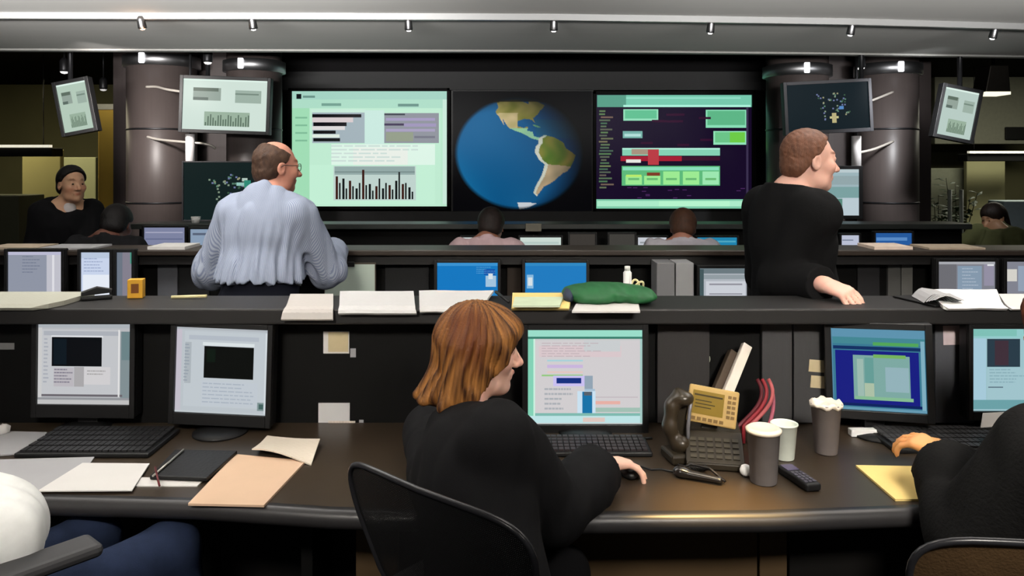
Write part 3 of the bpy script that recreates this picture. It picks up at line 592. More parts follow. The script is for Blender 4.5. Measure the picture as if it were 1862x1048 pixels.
# ================================================================== figures (smooth implicit surfaces)
A = lambda v: np.array(v, dtype=np.float64)
def nrm(v): v = A(v); return v/np.linalg.norm(v)
class SDF:
    def __init__(s): s.ops = []
    def cap(s, a, b, ra, rb=None, k=0.02, flat=None, cuts=None, sub=False):
        s.ops.append(('cap', A(a), A(b), ra, ra if rb is None else rb, k, flat, cuts, sub)); return s
    def ell(s, c, r, R=None, k=0.02, cuts=None, sub=False):
        s.ops.append(('ell', A(c), A(r), np.eye(3) if R is None else A(R), k, cuts, sub)); return s
    def cut(s, p, n): s.ops.append(('cut', A(p), nrm(n))); return s
    def mesh(s, h, disp=None, dband=0.05):
        lo = np.full(3, 1e9); hi = -lo
        for o in s.ops:
            if o[0] == 'cap' and not o[8]:
                r = max(o[3], o[4])+0.02; lo = np.minimum(lo, np.minimum(o[1], o[2])-r); hi = np.maximum(hi, np.maximum(o[1], o[2])+r)
            elif o[0] == 'ell' and not o[6]:
                r = max(o[2])+0.02; lo = np.minimum(lo, o[1]-r); hi = np.maximum(hi, o[1]+r)
        n = np.ceil((hi-lo)/h).astype(int)+1
        ax = [lo[i]+h*np.arange(n[i]) for i in range(3)]
        F = np.full(n, 0.5, np.float32)
        for o in s.ops:
            if o[0] == 'cut':
                p, nn = o[1], o[2]
                d = ((ax[0]-p[0])*nn[0])[:, None, None]+((ax[1]-p[1])*nn[1])[None, :, None]+((ax[2]-p[2])*nn[2])[None, None, :]
                F = np.maximum(F, d.astype(np.float32)); continue
            if o[0] == 'cap':
                _, a, b, ra, rb, k, flat, cuts, sub = o; r = max(ra, rb)+k+0.03
                l = np.minimum(a, b)-r; u = np.maximum(a, b)+r
            else:
                _, c, rad, R, k, cuts, sub = o; r = max(rad)+k+0.03; l = c-r; u = c+r
            i0 = np.clip(np.floor((l-lo)/h).astype(int), 0, n); i1 = np.clip(np.ceil((u-lo)/h).astype(int)+1, 0, n)
            if np.any(i1 <= i0): continue
            sl = tuple(slice(i0[q], i1[q]) for q in range(3))
            X = ax[0][sl[0]][:, None, None]; Y = ax[1][sl[1]][None, :, None]; Z = ax[2][sl[2]][None, None, :]
            if o[0] == 'cap':
                ba = b-a; L2 = max(ba @ ba, 1e-12)
                px, py, pz = X-a[0], Y-a[1], Z-a[2]
                t = np.clip((px*ba[0]+py*ba[1]+pz*ba[2])/L2, 0, 1)
                qx, qy, qz = px-t*ba[0], py-t*ba[1], pz-t*ba[2]
                q2 = qx*qx+qy*qy+qz*qz
                if flat is not None:
                    f, kk = flat; f = nrm(f); qn = qx*f[0]+qy*f[1]+qz*f[2]; q2 = q2-qn*qn+(qn/kk)**2
                d = np.sqrt(np.maximum(q2, 0))-(ra+(rb-ra)*t)
            else:
                px, py, pz = X-c[0], Y-c[1], Z-c[2]
                u0 = (px*R[0, 0]+py*R[1, 0]+pz*R[2, 0])/rad[0]; u1 = (px*R[0, 1]+py*R[1, 1]+pz*R[2, 1])/rad[1]; u2 = (px*R[0, 2]+py*R[1, 2]+pz*R[2, 2])/rad[2]
                k0 = np.sqrt(u0*u0+u1*u1+u2*u2); k1 = np.sqrt((u0/rad[0])**2+(u1/rad[1])**2+(u2/rad[2])**2)+1e-9
                d = k0*(k0-1)/k1
            if cuts:
                for (p, nn) in cuts:
                    nn = nrm(nn); d = np.maximum(d, (X-p[0])*nn[0]+(Y-p[1])*nn[1]+(Z-p[2])*nn[2])
            S = F[sl].astype(np.float64)
            if sub:
                d = -d; hh = np.clip(k-np.abs(S-d), 0, None)/k; F[sl] = (np.maximum(S, d)+hh*hh*k*0.25)
            else:
                hh = np.clip(k-np.abs(S-d), 0, None)/k; F[sl] = (np.minimum(S, d)-hh*hh*k*0.25)
        if disp is not None:
            m = np.abs(F) < dband; ii = np.argwhere(m)
            pts = lo+ii*h
            F[m] += disp(pts).astype(np.float32)
        return surface_nets(F, lo, h)
def surface_nets(F, lo, h):
    s = F < 0
    c = np.zeros(tuple(q-1 for q in F.shape), np.int8)
    for a in (0, 1):
        for b in (0, 1):
            for d in (0, 1):
                c += s[a:F.shape[0]-1+a, b:F.shape[1]-1+b, d:F.shape[2]-1+d]
    m = (c > 0) & (c < 8)
    cells = np.argwhere(m); idx = np.full(m.shape, -1, np.int64); idx[m] = np.arange(len(cells))
    pos = np.zeros((len(cells), 3)); cnt = np.zeros(len(cells))
    for ax in range(3):
        for e in range(4):
            o1 = [0, 0, 0]; others = [q for q in range(3) if q != ax]
            o1[others[0]] = e & 1; o1[others[1]] = e >> 1
            o2 = list(o1); o2[ax] = 1
            fa = F[cells[:, 0]+o1[0], cells[:, 1]+o1[1], cells[:, 2]+o1[2]]; fb = F[cells[:, 0]+o2[0], cells[:, 1]+o2[1], cells[:, 2]+o2[2]]
            cr = (fa < 0) != (fb < 0)
            t = np.where(cr, fa/np.where(cr, fa-fb, 1), 0)
            pp = np.tile(np.array(o1, float), (len(cells), 1)); pp[:, ax] += t
            pos += pp*cr[:, None]; cnt += cr
    V = (cells+pos/cnt[:, None])*h+lo
    fs = []
    for ax in range(3):
        b_, c_ = (ax+1) % 3, (ax+2) % 3
        sa = [slice(None)]*3; sb = [slice(None)]*3; sa[ax] = slice(0, -1); sb[ax] = slice(1, None)
        s1 = s[tuple(sa)]; s2 = s[tuple(sb)]
        cr = s1 != s2
        e = np.argwhere(cr)
        ok = (e[:, b_] > 0) & (e[:, c_] > 0) & (e[:, b_] < F.shape[b_]-1) & (e[:, c_] < F.shape[c_]-1)
        e = e[ok]
        ins = s1[e[:, 0], e[:, 1], e[:, 2]]
        q = []
        for (db, dc) in ((-1, -1), (0, -1), (0, 0), (-1, 0)):
            g = e.copy(); g[:, b_] += db; g[:, c_] += dc
            q.append(idx[g[:, 0], g[:, 1], g[:, 2]])
        q = np.stack(q, 1); q[~ins] = q[~ins][:, ::-1]
        fs.append(q)
    return V, np.concatenate(fs)
def np_mesh(name, V, Fq, material, parent, col=None, origin=(0, 0, 0)):
    V = V-A(origin)
    me = bpy.data.meshes.new(name); n = len(Fq); k = Fq.shape[1]
    me.vertices.add(len(V)); me.vertices.foreach_set('co', V.astype(np.float32).ravel())
    me.loops.add(n*k); me.loops.foreach_set('vertex_index', Fq.astype(np.int32).ravel())
    me.polygons.add(n); me.polygons.foreach_set('loop_start', np.arange(0, n*k, k, dtype=np.int32)); me.polygons.foreach_set('loop_total', np.full(n, k, np.int32))
    me.polygons.foreach_set('use_smooth', np.ones(n, bool))
    me.materials.append(material); me.update(calc_edges=True)
    if col is not None:
        a = me.color_attributes.new('col', 'FLOAT_COLOR', 'POINT')
        a.data.foreach_set('color', np.concatenate([col, np.ones((len(V), 1))], 1).astype(np.float32).ravel())
    o = bpy.data.objects.new(name, me); COL.objects.link(o)
    if parent is not None: o.parent = parent
    return o
def wob(seed, freq, n=6, aniso=(1, 1, 1)):
    r = np.random.RandomState(seed); D = r.randn(n, 3)*A(aniso); D = D/np.linalg.norm(D, axis=1)[:, None]*A(aniso); ph = r.rand(n)*6.28; fr = freq*(0.6+0.9*r.rand(n))
    def f(p): 
        o = 0
        for i in range(n): o = o+np.sin(p @ (D[i]*fr[i])+ph[i]+1.3*np.sin(p @ (D[(i+1) % n]*fr[i]*0.5)))
        return o/n
    return f
# ------------------------------------------------------------------ skeletons
def skel(root, yaw, pose='stand', H=1.75, nk=None, pel=None, head=None, hyaw=None, hpitch=0.0, hroll=0.0, lean=0.0, sw=0.175, syaw=None):
    s = H/1.75; th = math.radians(yaw); u = A((0, 0, 1))
    f = A((math.cos(th), math.sin(th), 0)); r = A((math.sin(th), -math.cos(th), 0)); root = A(root)
    J = dict(root=root, s=s, u=u, pose=pose)
    J['pel'] = A(pel) if pel is not None else root+u*(0.95*s if pose == 'stand' else 0.555)
    if nk is None:
        sp = u*math.cos(lean)+f*math.sin(lean); nk = J['pel']+sp*0.52*s
    nk = A(nk); J['nk'] = nk
    sp = nrm(nk-J['pel']); L = np.linalg.norm(nk-J['pel'])
    sf = nrm(f-sp*(f @ sp))
    if syaw is not None:
        t2 = math.radians(syaw); f2 = A((math.cos(t2), math.sin(t2), 0)); sfs = nrm(f2-sp*(f2 @ sp)); rs = np.cross(sfs, sp)
    else: sfs = sf; rs = r
    J.update(f=sf, r=r, sp=sp, fs=sfs, rs=rs)
    J['wst'] = J['pel']+sp*L*0.3; J['chs'] = J['pel']+sp*L*0.68+sfs*0.01
    J['shR'] = nk-sp*0.055*s+rs*sw*s; J['shL'] = nk-sp*0.055*s-rs*sw*s
    hy = math.radians(yaw if hyaw is None else hyaw)
    hf = A((math.cos(hy), math.sin(hy), 0)); hr = A((math.sin(hy), -math.cos(hy), 0))
    hf2 = hf*math.cos(hpitch)+u*math.sin(hpitch); hu = np.cross(hr, hf2)
    hr2 = hr*math.cos(hroll)+hu*math.sin(hroll); hu2 = np.cross(hr2, hf2)
    J['hR'] = np.stack([hr2, hf2, hu2], 1); J['hc'] = A(head) if head is not None else nk+sp*0.06*s+u*0.125*s+hf*0.035
    for sd, g in (('R', 1), ('L', -1)):
        J['hp'+sd] = J['pel']-u*0.02+r*0.09*s*g
        if pose == 'stand':
            J['kn'+sd] = A((J['hp'+sd][0], J['hp'+sd][1], root[2]+0.50*s))+f*0.02+r*g*0.015; J['an'+sd] = A((J['hp'+sd][0], J['hp'+sd][1], root[2]+0.09*s))-f*0.03+r*g*0.03
        else:
            J['kn'+sd] = J['hp'+sd]+f*0.43*s+r*g*0.05; J['an'+sd] = A((J['kn'+sd][0], J['kn'+sd][1], root[2]+0.09*s))-f*0.03
        J['toe'+sd] = A((J['an'+sd][0], J['an'+sd][1], root[2]+0.045))+f*0.15
        # hanging arms by default
        J['el'+sd] = J['sh'+sd]-sp*0.27*s+r*g*0.05; J['wr'+sd] = J['el'+sd]-u*0.20*s+f*0.13
        J['hd'+sd] = (nrm(J['wr'+sd]-J['el'+sd]), -r*g)   # direction, palm normal
    return J
def reach(J, sd, wr, hint, l1=0.30, l2=0.265, hd=None, pn=None):
    s = J['s']; a = J['sh'+sd]; wr = A(wr); l1 *= s; l2 *= s
    v = wr-a; d = np.linalg.norm(v); dd = min(d, (l1+l2)*0.995); v = v/d
    x = (l1*l1-l2*l2+dd*dd)/(2*dd); y = math.sqrt(max(l1*l1-x*x, 0))
    hnt = A(hint); hnt = nrm(hnt-v*(hnt @ v))
    J['el'+sd] = a+v*x+hnt*y; J['wr'+sd] = a+v*dd
    J['hd'+sd] = (nrm(hd) if hd is not None else nrm(J['wr'+sd]-J['el'+sd]), nrm(pn) if pn is not None else A((0, 0, -1)))
# ------------------------------------------------------------------ body pieces
def torso(S, J, t=0.0, belly=0.0, slim=1.0, k=0.04):
    s = J['s']; f, fs, sp = J['f'], J['fs'], J['sp']
    S.cap(J['pel']-sp*0.02, J['wst'], 0.158*s*slim+t, 0.145*s*slim+t, k, flat=(f, 0.72))
    S.cap(J['wst'], J['chs'], 0.142*s*slim+t, 0.158*s*slim+t, k, flat=(fs, 0.74))
    S.cap(J['chs'], J['nk']-sp*0.075*s, 0.158*s*slim+t, 0.115*s*slim+t, k, flat=(fs, 0.70))
    S.cap(J['shL']-sp*0.01, J['shR']-sp*0.01, 0.058*s+t, None, k)
    for sd in 'LR': S.cap(J['nk']+J['sp']*0.03*s, J['sh'+sd]*0.85+J['nk']*0.15+J['sp']*0.005, 0.048*s+t, 0.045*s+t, k)
    S.ell(J['chs']-fs*0.045*s+sp*0.06, (0.13*s+t, 0.075*s+t, 0.13*s+t), np.stack([J['rs'], fs, sp], 1), k)
    if belly: S.ell(J['wst']+f*(0.06+belly*0.3)-sp*0.01, (0.15*s+t, 0.085+belly+t, 0.13*s+t), np.stack([J['r'], f, sp], 1), 0.05)
def arm(S, J, sd, t=0.0, cut=None, k=0.025):
    s = J['s']; sh, el, wr = J['sh'+sd], J['el'+sd], J['wr'+sd]
    S.cap(sh, el, 0.054*s+t, 0.043*s+t, k)
    cuts = None; end = wr
    if cut is not None:
        end = el+(wr-el)*cut; d = nrm(wr-el); cuts = [(end, d)]; end = end+d*0.01
    S.cap(el, end, 0.044*s+t, (0.03 if cut is None or cut > 0.9 else 0.038)*s+t, k, cuts=cuts)
def legs(S, J, t=0.0, k=0.03, down=1.0):
    s = J['s']
    S.cap(J['hpL'], J['hpR'], 0.105*s+t, None, k, flat=(J['f'], 0.95))
    for sd in 'LR':
        S.cap(J['hp'+sd], J['kn'+sd], 0.085*s+t, 0.058*s+t, k)
        S.cap(J['kn'+sd], J['an'+sd], 0.056*s+t, 0.04*s+t+(0.012 if t else 0), k)
        if not t:
            S.cap(J['an'+sd], J['toe'+sd], 0.042, 0.034, 0.02)
def hand(S, J, sd, curl=0.35, spread=0.10, sc=1.0, thumb=0.9, curls=None):
    wr = J['wr'+sd]; d, n = J['hd'+sd]; d = nrm(d); n = nrm(n-d*(n @ d)); lat = np.cross(d, n)
    if sd == 'L': lat = -lat                       # lat points to the thumb side
    lat = lat if sd == 'R' else lat
    th = -lat if sd == 'R' else -lat
    # thumb side for right hand: palm down (n=-z), fingers forward (+y): thumb points to -x
    tsd = np.cross(n, d) if sd == 'R' else -np.cross(n, d)
    tsd = -tsd if (sd == 'R') else -tsd
    tsd = THUMB(d, n, sd)
    S.cap(wr-d*0.01, wr+d*0.03*sc, 0.027*sc, 0.030*sc, 0.015, flat=(n, 0.75))
    for q in (-0.026, -0.009, 0.009, 0.026):
        S.cap(wr+d*0.03*sc+tsd*q*0.75*sc, wr+d*0.082*sc+tsd*q*sc, 0.0145*sc, 0.0125*sc, 0.012)
    lens = {0: (0.033, 0.022, 0.018), 1: (0.042, 0.028, 0.021), 2: (0.045, 0.030, 0.022), 3: (0.040, 0.026, 0.020)}
    for i, q in enumerate((-0.029, -0.010, 0.0095, 0.029)):       # little .. index
        p = wr+d*(0.086 if i in (1, 2) else 0.080)*sc+tsd*q*sc
        c = curls[i] if curls else curl*(1.15-0.08*i)
        dr = nrm(d+tsd*(q/0.03)*spread); a = 0.25*c
        for j, l in enumerate(lens[i]):
            a += c*(0.75 if j == 0 else 0.9)
            v = dr*math.cos(a)+n*math.sin(a)
            p2 = p+v*l*sc; r0 = (0.0092, 0.0085, 0.0078)[j]*sc
            S.cap(p, p2, r0, r0*0.93, 0.004 if j == 0 else 0.003); p = p2
    p = wr+d*0.022*sc+tsd*0.022*sc
    v = nrm(d*0.75+tsd*0.75+n*0.25); p2 = p+v*0.045*sc; S.cap(p, p2, 0.014*sc, 0.0105*sc, 0.01)
    v2 = nrm(d*1.0+tsd*0.25*(1-thumb)+n*0.35*thumb); p3 = p2+v2*0.032*sc; S.cap(p2, p3, 0.0105*sc, 0.009*sc, 0.003); S.cap(p3, p3+nrm(v2+n*0.3)*0.022*sc, 0.009*sc, 0.0075*sc, 0.003)
def THUMB(d, n, sd):
    # right hand, palm down (n=-z), fingers +y -> thumb towards -x ; cross(d,n) = y x -z = -x
    c = np.cross(d, n)
    return c if sd == 'R' else -c
def head(S, J, sc=1.0, female=False, jaw=1.0):
    c, R = J['hc'], J['hR']
    T = lambda x, y, z: c+R @ (A((x, y, z))*sc)
    E = lambda p, r, k, **kw: S.ell(T(*p), A(r)*sc, R, k, **kw)
    E((0, -0.012, 0.035), (0.075, 0.097, 0.088), 0.02)
    E((0, 0.035, -0.03), (0.058*jaw, 0.060, 0.085), 0.03)
    S.cap(T(-0.032*jaw, 0.03, -0.082), T(0.032*jaw, 0.03, -0.082), 0.030*sc, None, 0.03)
    E((0, 0.070, -0.098), (0.026*jaw, 0.023, 0.021), 0.03)
    S.cap(T(-0.03, 0.079, 0.030), T(0.03, 0.079, 0.030), 0.012*sc, None, 0.02)
    for g in (-1, 1):
        E((0.044*g, 0.062, -0.022), (0.02, 0.022, 0.02), 0.03)
        E((0.031*g, 0.097, 0.008), (0.017, 0.012, 0.011), 0.012, sub=True)
        E((0.031*g, 0.082, 0.008), (0.0135, 0.0125, 0.0125), 0.004)
        S.cap(T(0.020*g, 0.0885, 0.0155), T(0.043*g, 0.0855, 0.0145), 0.0058*sc, None, 0.005)
        E((0.078*g, -0.012, -0.006), (0.009, 0.021, 0.033), 0.008)
        E((0.084*g, -0.008, -0.004), (0.005, 0.011, 0.018), 0.004, sub=True)
    nl = 0.118 if female else 0.122
    S.cap(T(0, 0.091, 0.016), T(0, nl-0.004, -0.026), 0.0075*sc, 0.0115*sc, 0.014)
    E((0, nl-0.002, -0.031), (0.0125, 0.012, 0.010), 0.008)
    for g in (-1, 1): E((0.012*g, 0.104, -0.035), (0.0085, 0.010, 0.008), 0.006)
    S.cap(T(-0.021, 0.089, -0.060), T(0, 0.0975, -0.0575), 0.0055*sc, 0.0065*sc, 0.006); S.cap(T(0.021, 0.089, -0.060), T(0, 0.0975, -0.0575), 0.0055*sc, 0.0065*sc, 0.006)
    S.cap(T(-0.018, 0.088, -0.069), T(0.018, 0.088, -0.069), 0.0065*sc, None, 0.006)
    nb = J['nk']
    S.cap(T(0, -0.028, -0.06), nb-J['sp']*0.02, (0.048 if female else 0.054)*sc, (0.052 if female else 0.060)*sc, 0.03)
def skin_cols(V, J, base, lips=(0.72, 0.42, 0.40), beard=None, sc=1.0, brow=(0.35, 0.26, 0.2)):
    c, R = J['hc'], J['hR']; q = (V-c) @ R/sc
    col = np.tile(A(base), (len(V), 1))
    def mixin(m, cc): 
        nonlocal col
        col = col*(1-m[:, None])+A(cc)*col*m[:, None]
    sm = lambda d, w: np.clip(1-d/w, 0, 1)
    near = np.abs(q).max(1) < 0.16
    lip = sm(np.sqrt((q[:, 0]/0.024)**2+((q[:, 2]+0.063)/0.0095)**2+((q[:, 1]-0.092)/0.02)**2), 1.25)*near
    mixin(np.clip(lip*2, 0, 1)*0.8, lips)
    for g in (-1, 1):
        b = np.sqrt(((q[:, 0]-g*0.033)/0.021)**2+((q[:, 2]-0.034-0.1*(0.03-np.abs(q[:, 0]-g*0.033)))/0.006)**2); mixin(np.clip(sm(b, 1.2)*2.2, 0, 1)*near*(q[:, 1] > 0.05), brow)
    blush = np.exp(-(((np.abs(q[:, 0])-0.042)/0.022)**2+((q[:, 2]+0.03)/0.025)**2))*near*(q[:, 1] > 0.03); mixin(blush*0.7, (1.0, 0.80, 0.76))
    nose = np.exp(-((q[:, 0]/0.014)**2+((q[:, 2]+0.03)/0.016)**2+((q[:, 1]-0.12)/0.02)**2))*near; mixin(nose*0.7, (1.0, 0.80, 0.76))
    if beard:
        m = np.clip((-0.038-q[:, 2])/0.02, 0, 1)*np.clip((q[:, 1]-0.0)/0.03, 0, 1)*near*(q[:, 2] > -0.13)
        m = np.maximum(m*(1-np.clip(lip*2, 0, 1)), 0); mixin(m*beard[1], beard[0])
    return col
SKIN = mat('skin', (255, 255, 255), 0.5, spec=0.35, var=0.08, vscale=60, attr=True, sss=0.08, bump=0.06, bscale=350)

EYEM = mat('eye white', (215, 210, 205), 0.2, spec=0.5, var=0.02); IRIS = mat('dark iris', (40, 30, 24), 0.2, spec=0.5)
def eyes(J, par, o, sc=1.0, closed=False):
    c, R = J['hc'], J['hR']
    for g in (-1, 1):
        p = c+R @ (A((0.031*g, 0.0825, 0.007))*sc)-A(o)
        M = Matrix.Translation(Vector(p)) @ Matrix([[*R[i], 0] for i in range(3)]+[[0, 0, 0, 1]])
        b = MB(); n = 12; pr = [(0.0001, -0.0112*sc)]+[(0.0112*sc*math.cos(a), 0.0112*sc*math.sin(a)) for a in np.linspace(-1.3, 1.3, 9)]+[(0.0001, 0.0112*sc)]
        M2 = M @ Matrix.Rotation(-math.pi/2, 4, 'X')
        b.lathe(pr[:8], n, M=M2); b.lathe(pr[7:], n, mi=1, M=M2); b.build('eye', [EYEM, IRIS], par)
def hair_mesh(J, kind, h, seed, sc=1.0):
    """hair surface and per vertex colour factor"""
    c, R = J['hc'], J['hR']; S = SDF(); T = lambda x, y, z: c+R @ (A((x, y, z))*sc); D = lambda x, y, z: R @ A((x, y, z))
    E = lambda p, r, k=0.02, **kw: S.ell(T(*p), A(r)*sc, R, k, **kw)
    amp = 0.0016
    if kind in ('short', 'reced', 'bald'):
        gr = {'short': 0.016, 'reced': 0.010, 'bald': 0.007}[kind]
        E((0, -0.014, 0.036), (0.076+gr, 0.098+gr, 0.088+gr))
        E((0, -0.055, -0.03), (0.062+gr, 0.052+gr, 0.055), 0.03)
        if kind == 'short': S.cut(T(0, 0.058, 0.08), D(0, 0.78, -0.62)); 
        if kind == 'reced': S.cut(T(0, 0.045, 0.088), D(0, 0.80, -0.60))
        if kind == 'bald':
            S.cut(T(0, 0.03, 0.05), D(0, 0.9, -0.5)); S.cut(T(0, 0.0, 0.084), D(0, 0.42, 0.9))
        S.cut(T(0, -0.02, -0.075), D(0, -0.1, -1))
        for g in (-1, 1): E((0.082*g, 0.0, -0.012), (0.02, 0.03, 0.036), 0.006, sub=True); E((0.08*g, 0.055, -0.03), (0.03, 0.05, 0.06), 0.006, sub=True)
    elif kind == 'bob':
        amp = 0.0042
        E((0, -0.012, 0.048), (0.094, 0.112, 0.092))
        E((0, 0.050, 0.062), (0.078, 0.066, 0.05), 0.03)
        for g in (-1, 1):
            S.cap(T(0.068*g, -0.008, 0.03), T(0.083*g, -0.025, -0.105), 0.036*sc, 0.034*sc, 0.03)
            S.cap(T(0.072*g, 0.045, 0.045), T(0.080*g, 0.048, -0.045), 0.028*sc, 0.020*sc, 0.03)
            S.cap(T(0.072*g, -0.06, 0.02), T(0.086*g, -0.075, -0.105), 0.047*sc, 0.036*sc, 0.03)
            S.cap(T(0.08*g, -0.075, -0.11), T(0.092*g, -0.105, -0.135), 0.030*sc, 0.016*sc, 0.025)
        S.cap(T(0, -0.07, 0.02), T(0, -0.082, -0.11), 0.062*sc, 0.052*sc, 0.03)
        S.cap(T(-0.03, -0.10, -0.10), T(-0.045, -0.152, -0.128), 0.034*sc, 0.012*sc, 0.03); S.cap(T(0.03, -0.10, -0.10), T(0.035, -0.148, -0.135), 0.034*sc, 0.013*sc, 0.03); S.cap(T(0.0, -0.11, -0.08), T(0.0, -0.160, -0.125), 0.034*sc, 0.013*sc, 0.03)
        E((0, 0.105, -0.055), (0.062, 0.085, 0.088), 0.012, sub=True)
        S.cut(T(0, 0.072, 0), D(0, 1, -0.80))
    elif kind == 'long':
        E((0, -0.012, 0.045), (0.092, 0.11, 0.092)); S.cap(T(0, -0.07, 0.0), T(0, -0.09, -0.2), 0.075*sc, 0.06*sc, 0.03)
        E((0, 0.105, -0.045), (0.064, 0.08, 0.1), 0.012, sub=True)
    w1 = wob(seed, 60); 
    def ridge(p):
        q = (p-c) @ R/sc; phi = np.arctan2(q[:, 0], q[:, 1]+0.02)
        z = q[:, 2]; wv = w1(p)
        return 0.5*np.sin(phi*17+3.0*np.sin(z*22+phi*3)+1.5*wv)+0.35*np.sin(phi*37+2.0*np.sin(z*31)+2*wv)+0.25*np.sin(phi*73+z*40)
    disp = (lambda p: amp*sc*ridge(p)) if kind in ('bob', 'long') else (lambda p: 0.0022*wob(seed, 260, 7)(p))
    V, Fq = S.mesh(h, disp, 0.03)
    if kind in ('bob', 'long'): return V, Fq, ridge(V)
    return V, Fq, 0.5*wob(seed+2, 40, 6)(V)+0.9*wob(seed+1, 330, 8, (1, 1, 0.5))(V)
def flatcol(V, c): return np.tile(A(lin(c)), (len(V), 1))
CLOTH = {}
def cloth(name, rgb, rough=0.85, stripe=None, bump=0.25, bscale=600, var=0.12, spec=0.1, vscale=30):
    m = mat(name, rgb, rough, spec=spec, var=var, vscale=vscale, bump=bump, bscale=bscale)
    if stripe and 'stripes' not in m.node_tree.nodes:
        nt = m.node_tree; N = nt.nodes; L = nt.links; b = N['Principled BSDF']
        src = b.inputs['Base Color'].links[0].from_socket
        at = N.new('ShaderNodeAttribute'); at.attribute_name = 'fabric'; sx = N.new('ShaderNodeSeparateXYZ'); L.new(at.outputs['Vector'], sx.inputs[0])
        mm = N.new('ShaderNodeMath'); mm.operation = 'MULTIPLY'; mm.inputs[1].default_value = stripe[1]; L.new(sx.outputs['X'], mm.inputs[0])
        sn = N.new('ShaderNodeMath'); sn.operation = 'SINE'; L.new(mm.outputs[0], sn.inputs[0])
        rg = N.new('ShaderNodeMapRange'); rg.inputs['From Min'].default_value = -0.3; rg.inputs['From Max'].default_value = 0.6; L.new(sn.outputs[0], rg.inputs['Value'])
        mx = N.new('ShaderNodeMix'); mx.data_type = 'RGBA'; mx.name = 'stripes'; L.new(rg.outputs['Result'], mx.inputs['Factor']); L.new(src, mx.inputs['A']); mx.inputs['B'].default_value = (*lin(stripe[0]), 1)
        L.new(mx.outputs['Result'], b.inputs['Base Color'])
    return m
def figure(label, J, skin, hair=None, top=None, pants=None, shoes=True, h=0.006, ht=0.007, group=None, handR=dict(), handL=dict(), female=False, sc=1.0, beard=None, glasses=False, slim=1.0, belly=0.0, seed=1, jaw=1.0, neckline=None, name='person', belt=False, lap=None):
    root = J['root']; t = thing(name, label, 'person', tuple(root), 0, group); o = root
    S = SDF(); torso(S, J, 0.0, belly, slim); legs(S, J)
    for sd in 'LR':
        arm(S, J, sd)
    head(S, J, sc, female, jaw)
    hand(S, J, 'R', **handR); hand(S, J, 'L', **handL)
    V, Fq = S.mesh(h)
    np_mesh('body', V, Fq, SKIN, t, skin_cols(V, J, lin(skin), beard=beard, sc=sc), o)
    eyes(J, t, o, sc)
    if hair:
        V, Fq, rd = hair_mesh(J, hair['kind'], hair.get('h', 0.004), seed, sc)
        k = np.clip(0.5+0.55*rd, 0, 1)[:, None]; c1, c2 = A(lin(hair['c1'])), A(lin(hair['c2'])); col = c1*(1-k)+c2*k
        if 'c3' in hair:
            m = np.clip(wob(seed+9, 25)(V)*1.6, 0, 1)[:, None]*hair.get('m3', 0.6); col = col*(1-m)+A(lin(hair['c3']))*m
        np_mesh('hair', V, Fq, mat('hair fibre', (255, 255, 255), 0.5, spec=0.25, var=0.3, vscale=260, attr=True, bump=0.6, bscale=420, stretch=(1, 1, 0.18)), t, col, o)
    if top:
        S = SDF(); tt = top.get('t', 0.013); torso(S, J, tt, belly, slim, 0.05)
        if top.get('blouse'):
            S.cap(J['wst']-J['sp']*0.07, J['wst']-J['sp']*0.03, 0.165*J['s']*slim+tt, None, 0.05, flat=(J['f'], 0.8))
        if 'hem' in top: S.cut((0, 0, top['hem']), (0, 0, -1))
        # neck opening
        npn = J['nk']+J['sp']*top.get('neck', 0.025); S.cut(npn, J['sp']*0.9+J['fs']*top.get('vneck', 0.25))
        for sd in 'LR': arm(S, J, sd, tt+top.get('sl', 0.004), top.get('cut'+sd, top.get('cut', 0.97)))
        if top.get('collar'):
            hc_ = J['nk']+J['sp']*0.045-J['fs']*0.0
            S.cap(J['nk']-J['sp']*0.01, hc_+J['u']*0.01, 0.070*J['s'], 0.066*J['s'], 0.012, cuts=[(hc_-J['fs']*0.03, J['sp']*0.9+J['fs']*0.5)])
        f1 = wob(seed+3, top.get('fq', 26), 7, top.get('an', (1.3, 1.3, 0.45))); f2 = wob(seed+4, 70, 6, (1.2, 1.2, 0.6)); am = top.get('amp', 0.006)
        pl = top.get('pleats', 0)
        def ds(p): 
            if pl:
                q = p-J['chs']; ph = np.arctan2(q @ J['rs'], -(q @ J['fs'])); zz = q @ J['sp']
                rad = np.hypot(q @ J['rs'], q @ J['fs']); m = np.clip((0.10-zz)/0.22, 0, 1)*np.clip((0.27-rad)/0.05, 0, 1)
                return pl*m*(0.6*np.sin(ph*15+3.0*f1(p)*2.2+zz*6)+0.5*np.sin(ph*27+4*f1(p)-zz*9))+am*(0.15-np.abs(f1(p)*2.2)*0.9)+am*0.4*f2(p)
            a = f1(p)*2.2; return am*(0.25-np.abs(a)*1.3)+am*0.4*f2(p)
        V, Fq = S.mesh(ht, ds)
        ob = np_mesh(top.get('name', 'shirt'), V, Fq, top['mat'], t, None, o)
        at = ob.data.attributes.new('fabric', 'FLOAT_VECTOR', 'POINT')
        q = V-J['chs']; fab = np.stack([q @ J['rs'], q @ J['fs'], q @ J['sp']], 1)
        ang = np.arctan2(fab[:, 0], -fab[:, 1])*0.15
        for sd in 'LR':      # sleeves carry their stripes along the arm
            for a_, b_ in ((J['sh'+sd], J['el'+sd]), (J['el'+sd], J['wr'+sd])):
                ba = b_-a_; tt_ = np.clip(((V-a_) @ ba)/(ba @ ba), 0, 1); qq = V-a_-tt_[:, None]*ba; dd = np.linalg.norm(qq, axis=1)
                n1 = nrm(np.cross(ba, J['fs'])); n2 = nrm(np.cross(ba, n1)); m = (dd < 0.085) & (tt_ > 0.12)
                ang[m] = (np.arctan2(qq @ n1, qq @ n2)*0.06)[m]
        at.data.foreach_set('vector', np.stack([ang, fab[:, 2], ang*0], 1).astype(np.float32).ravel())
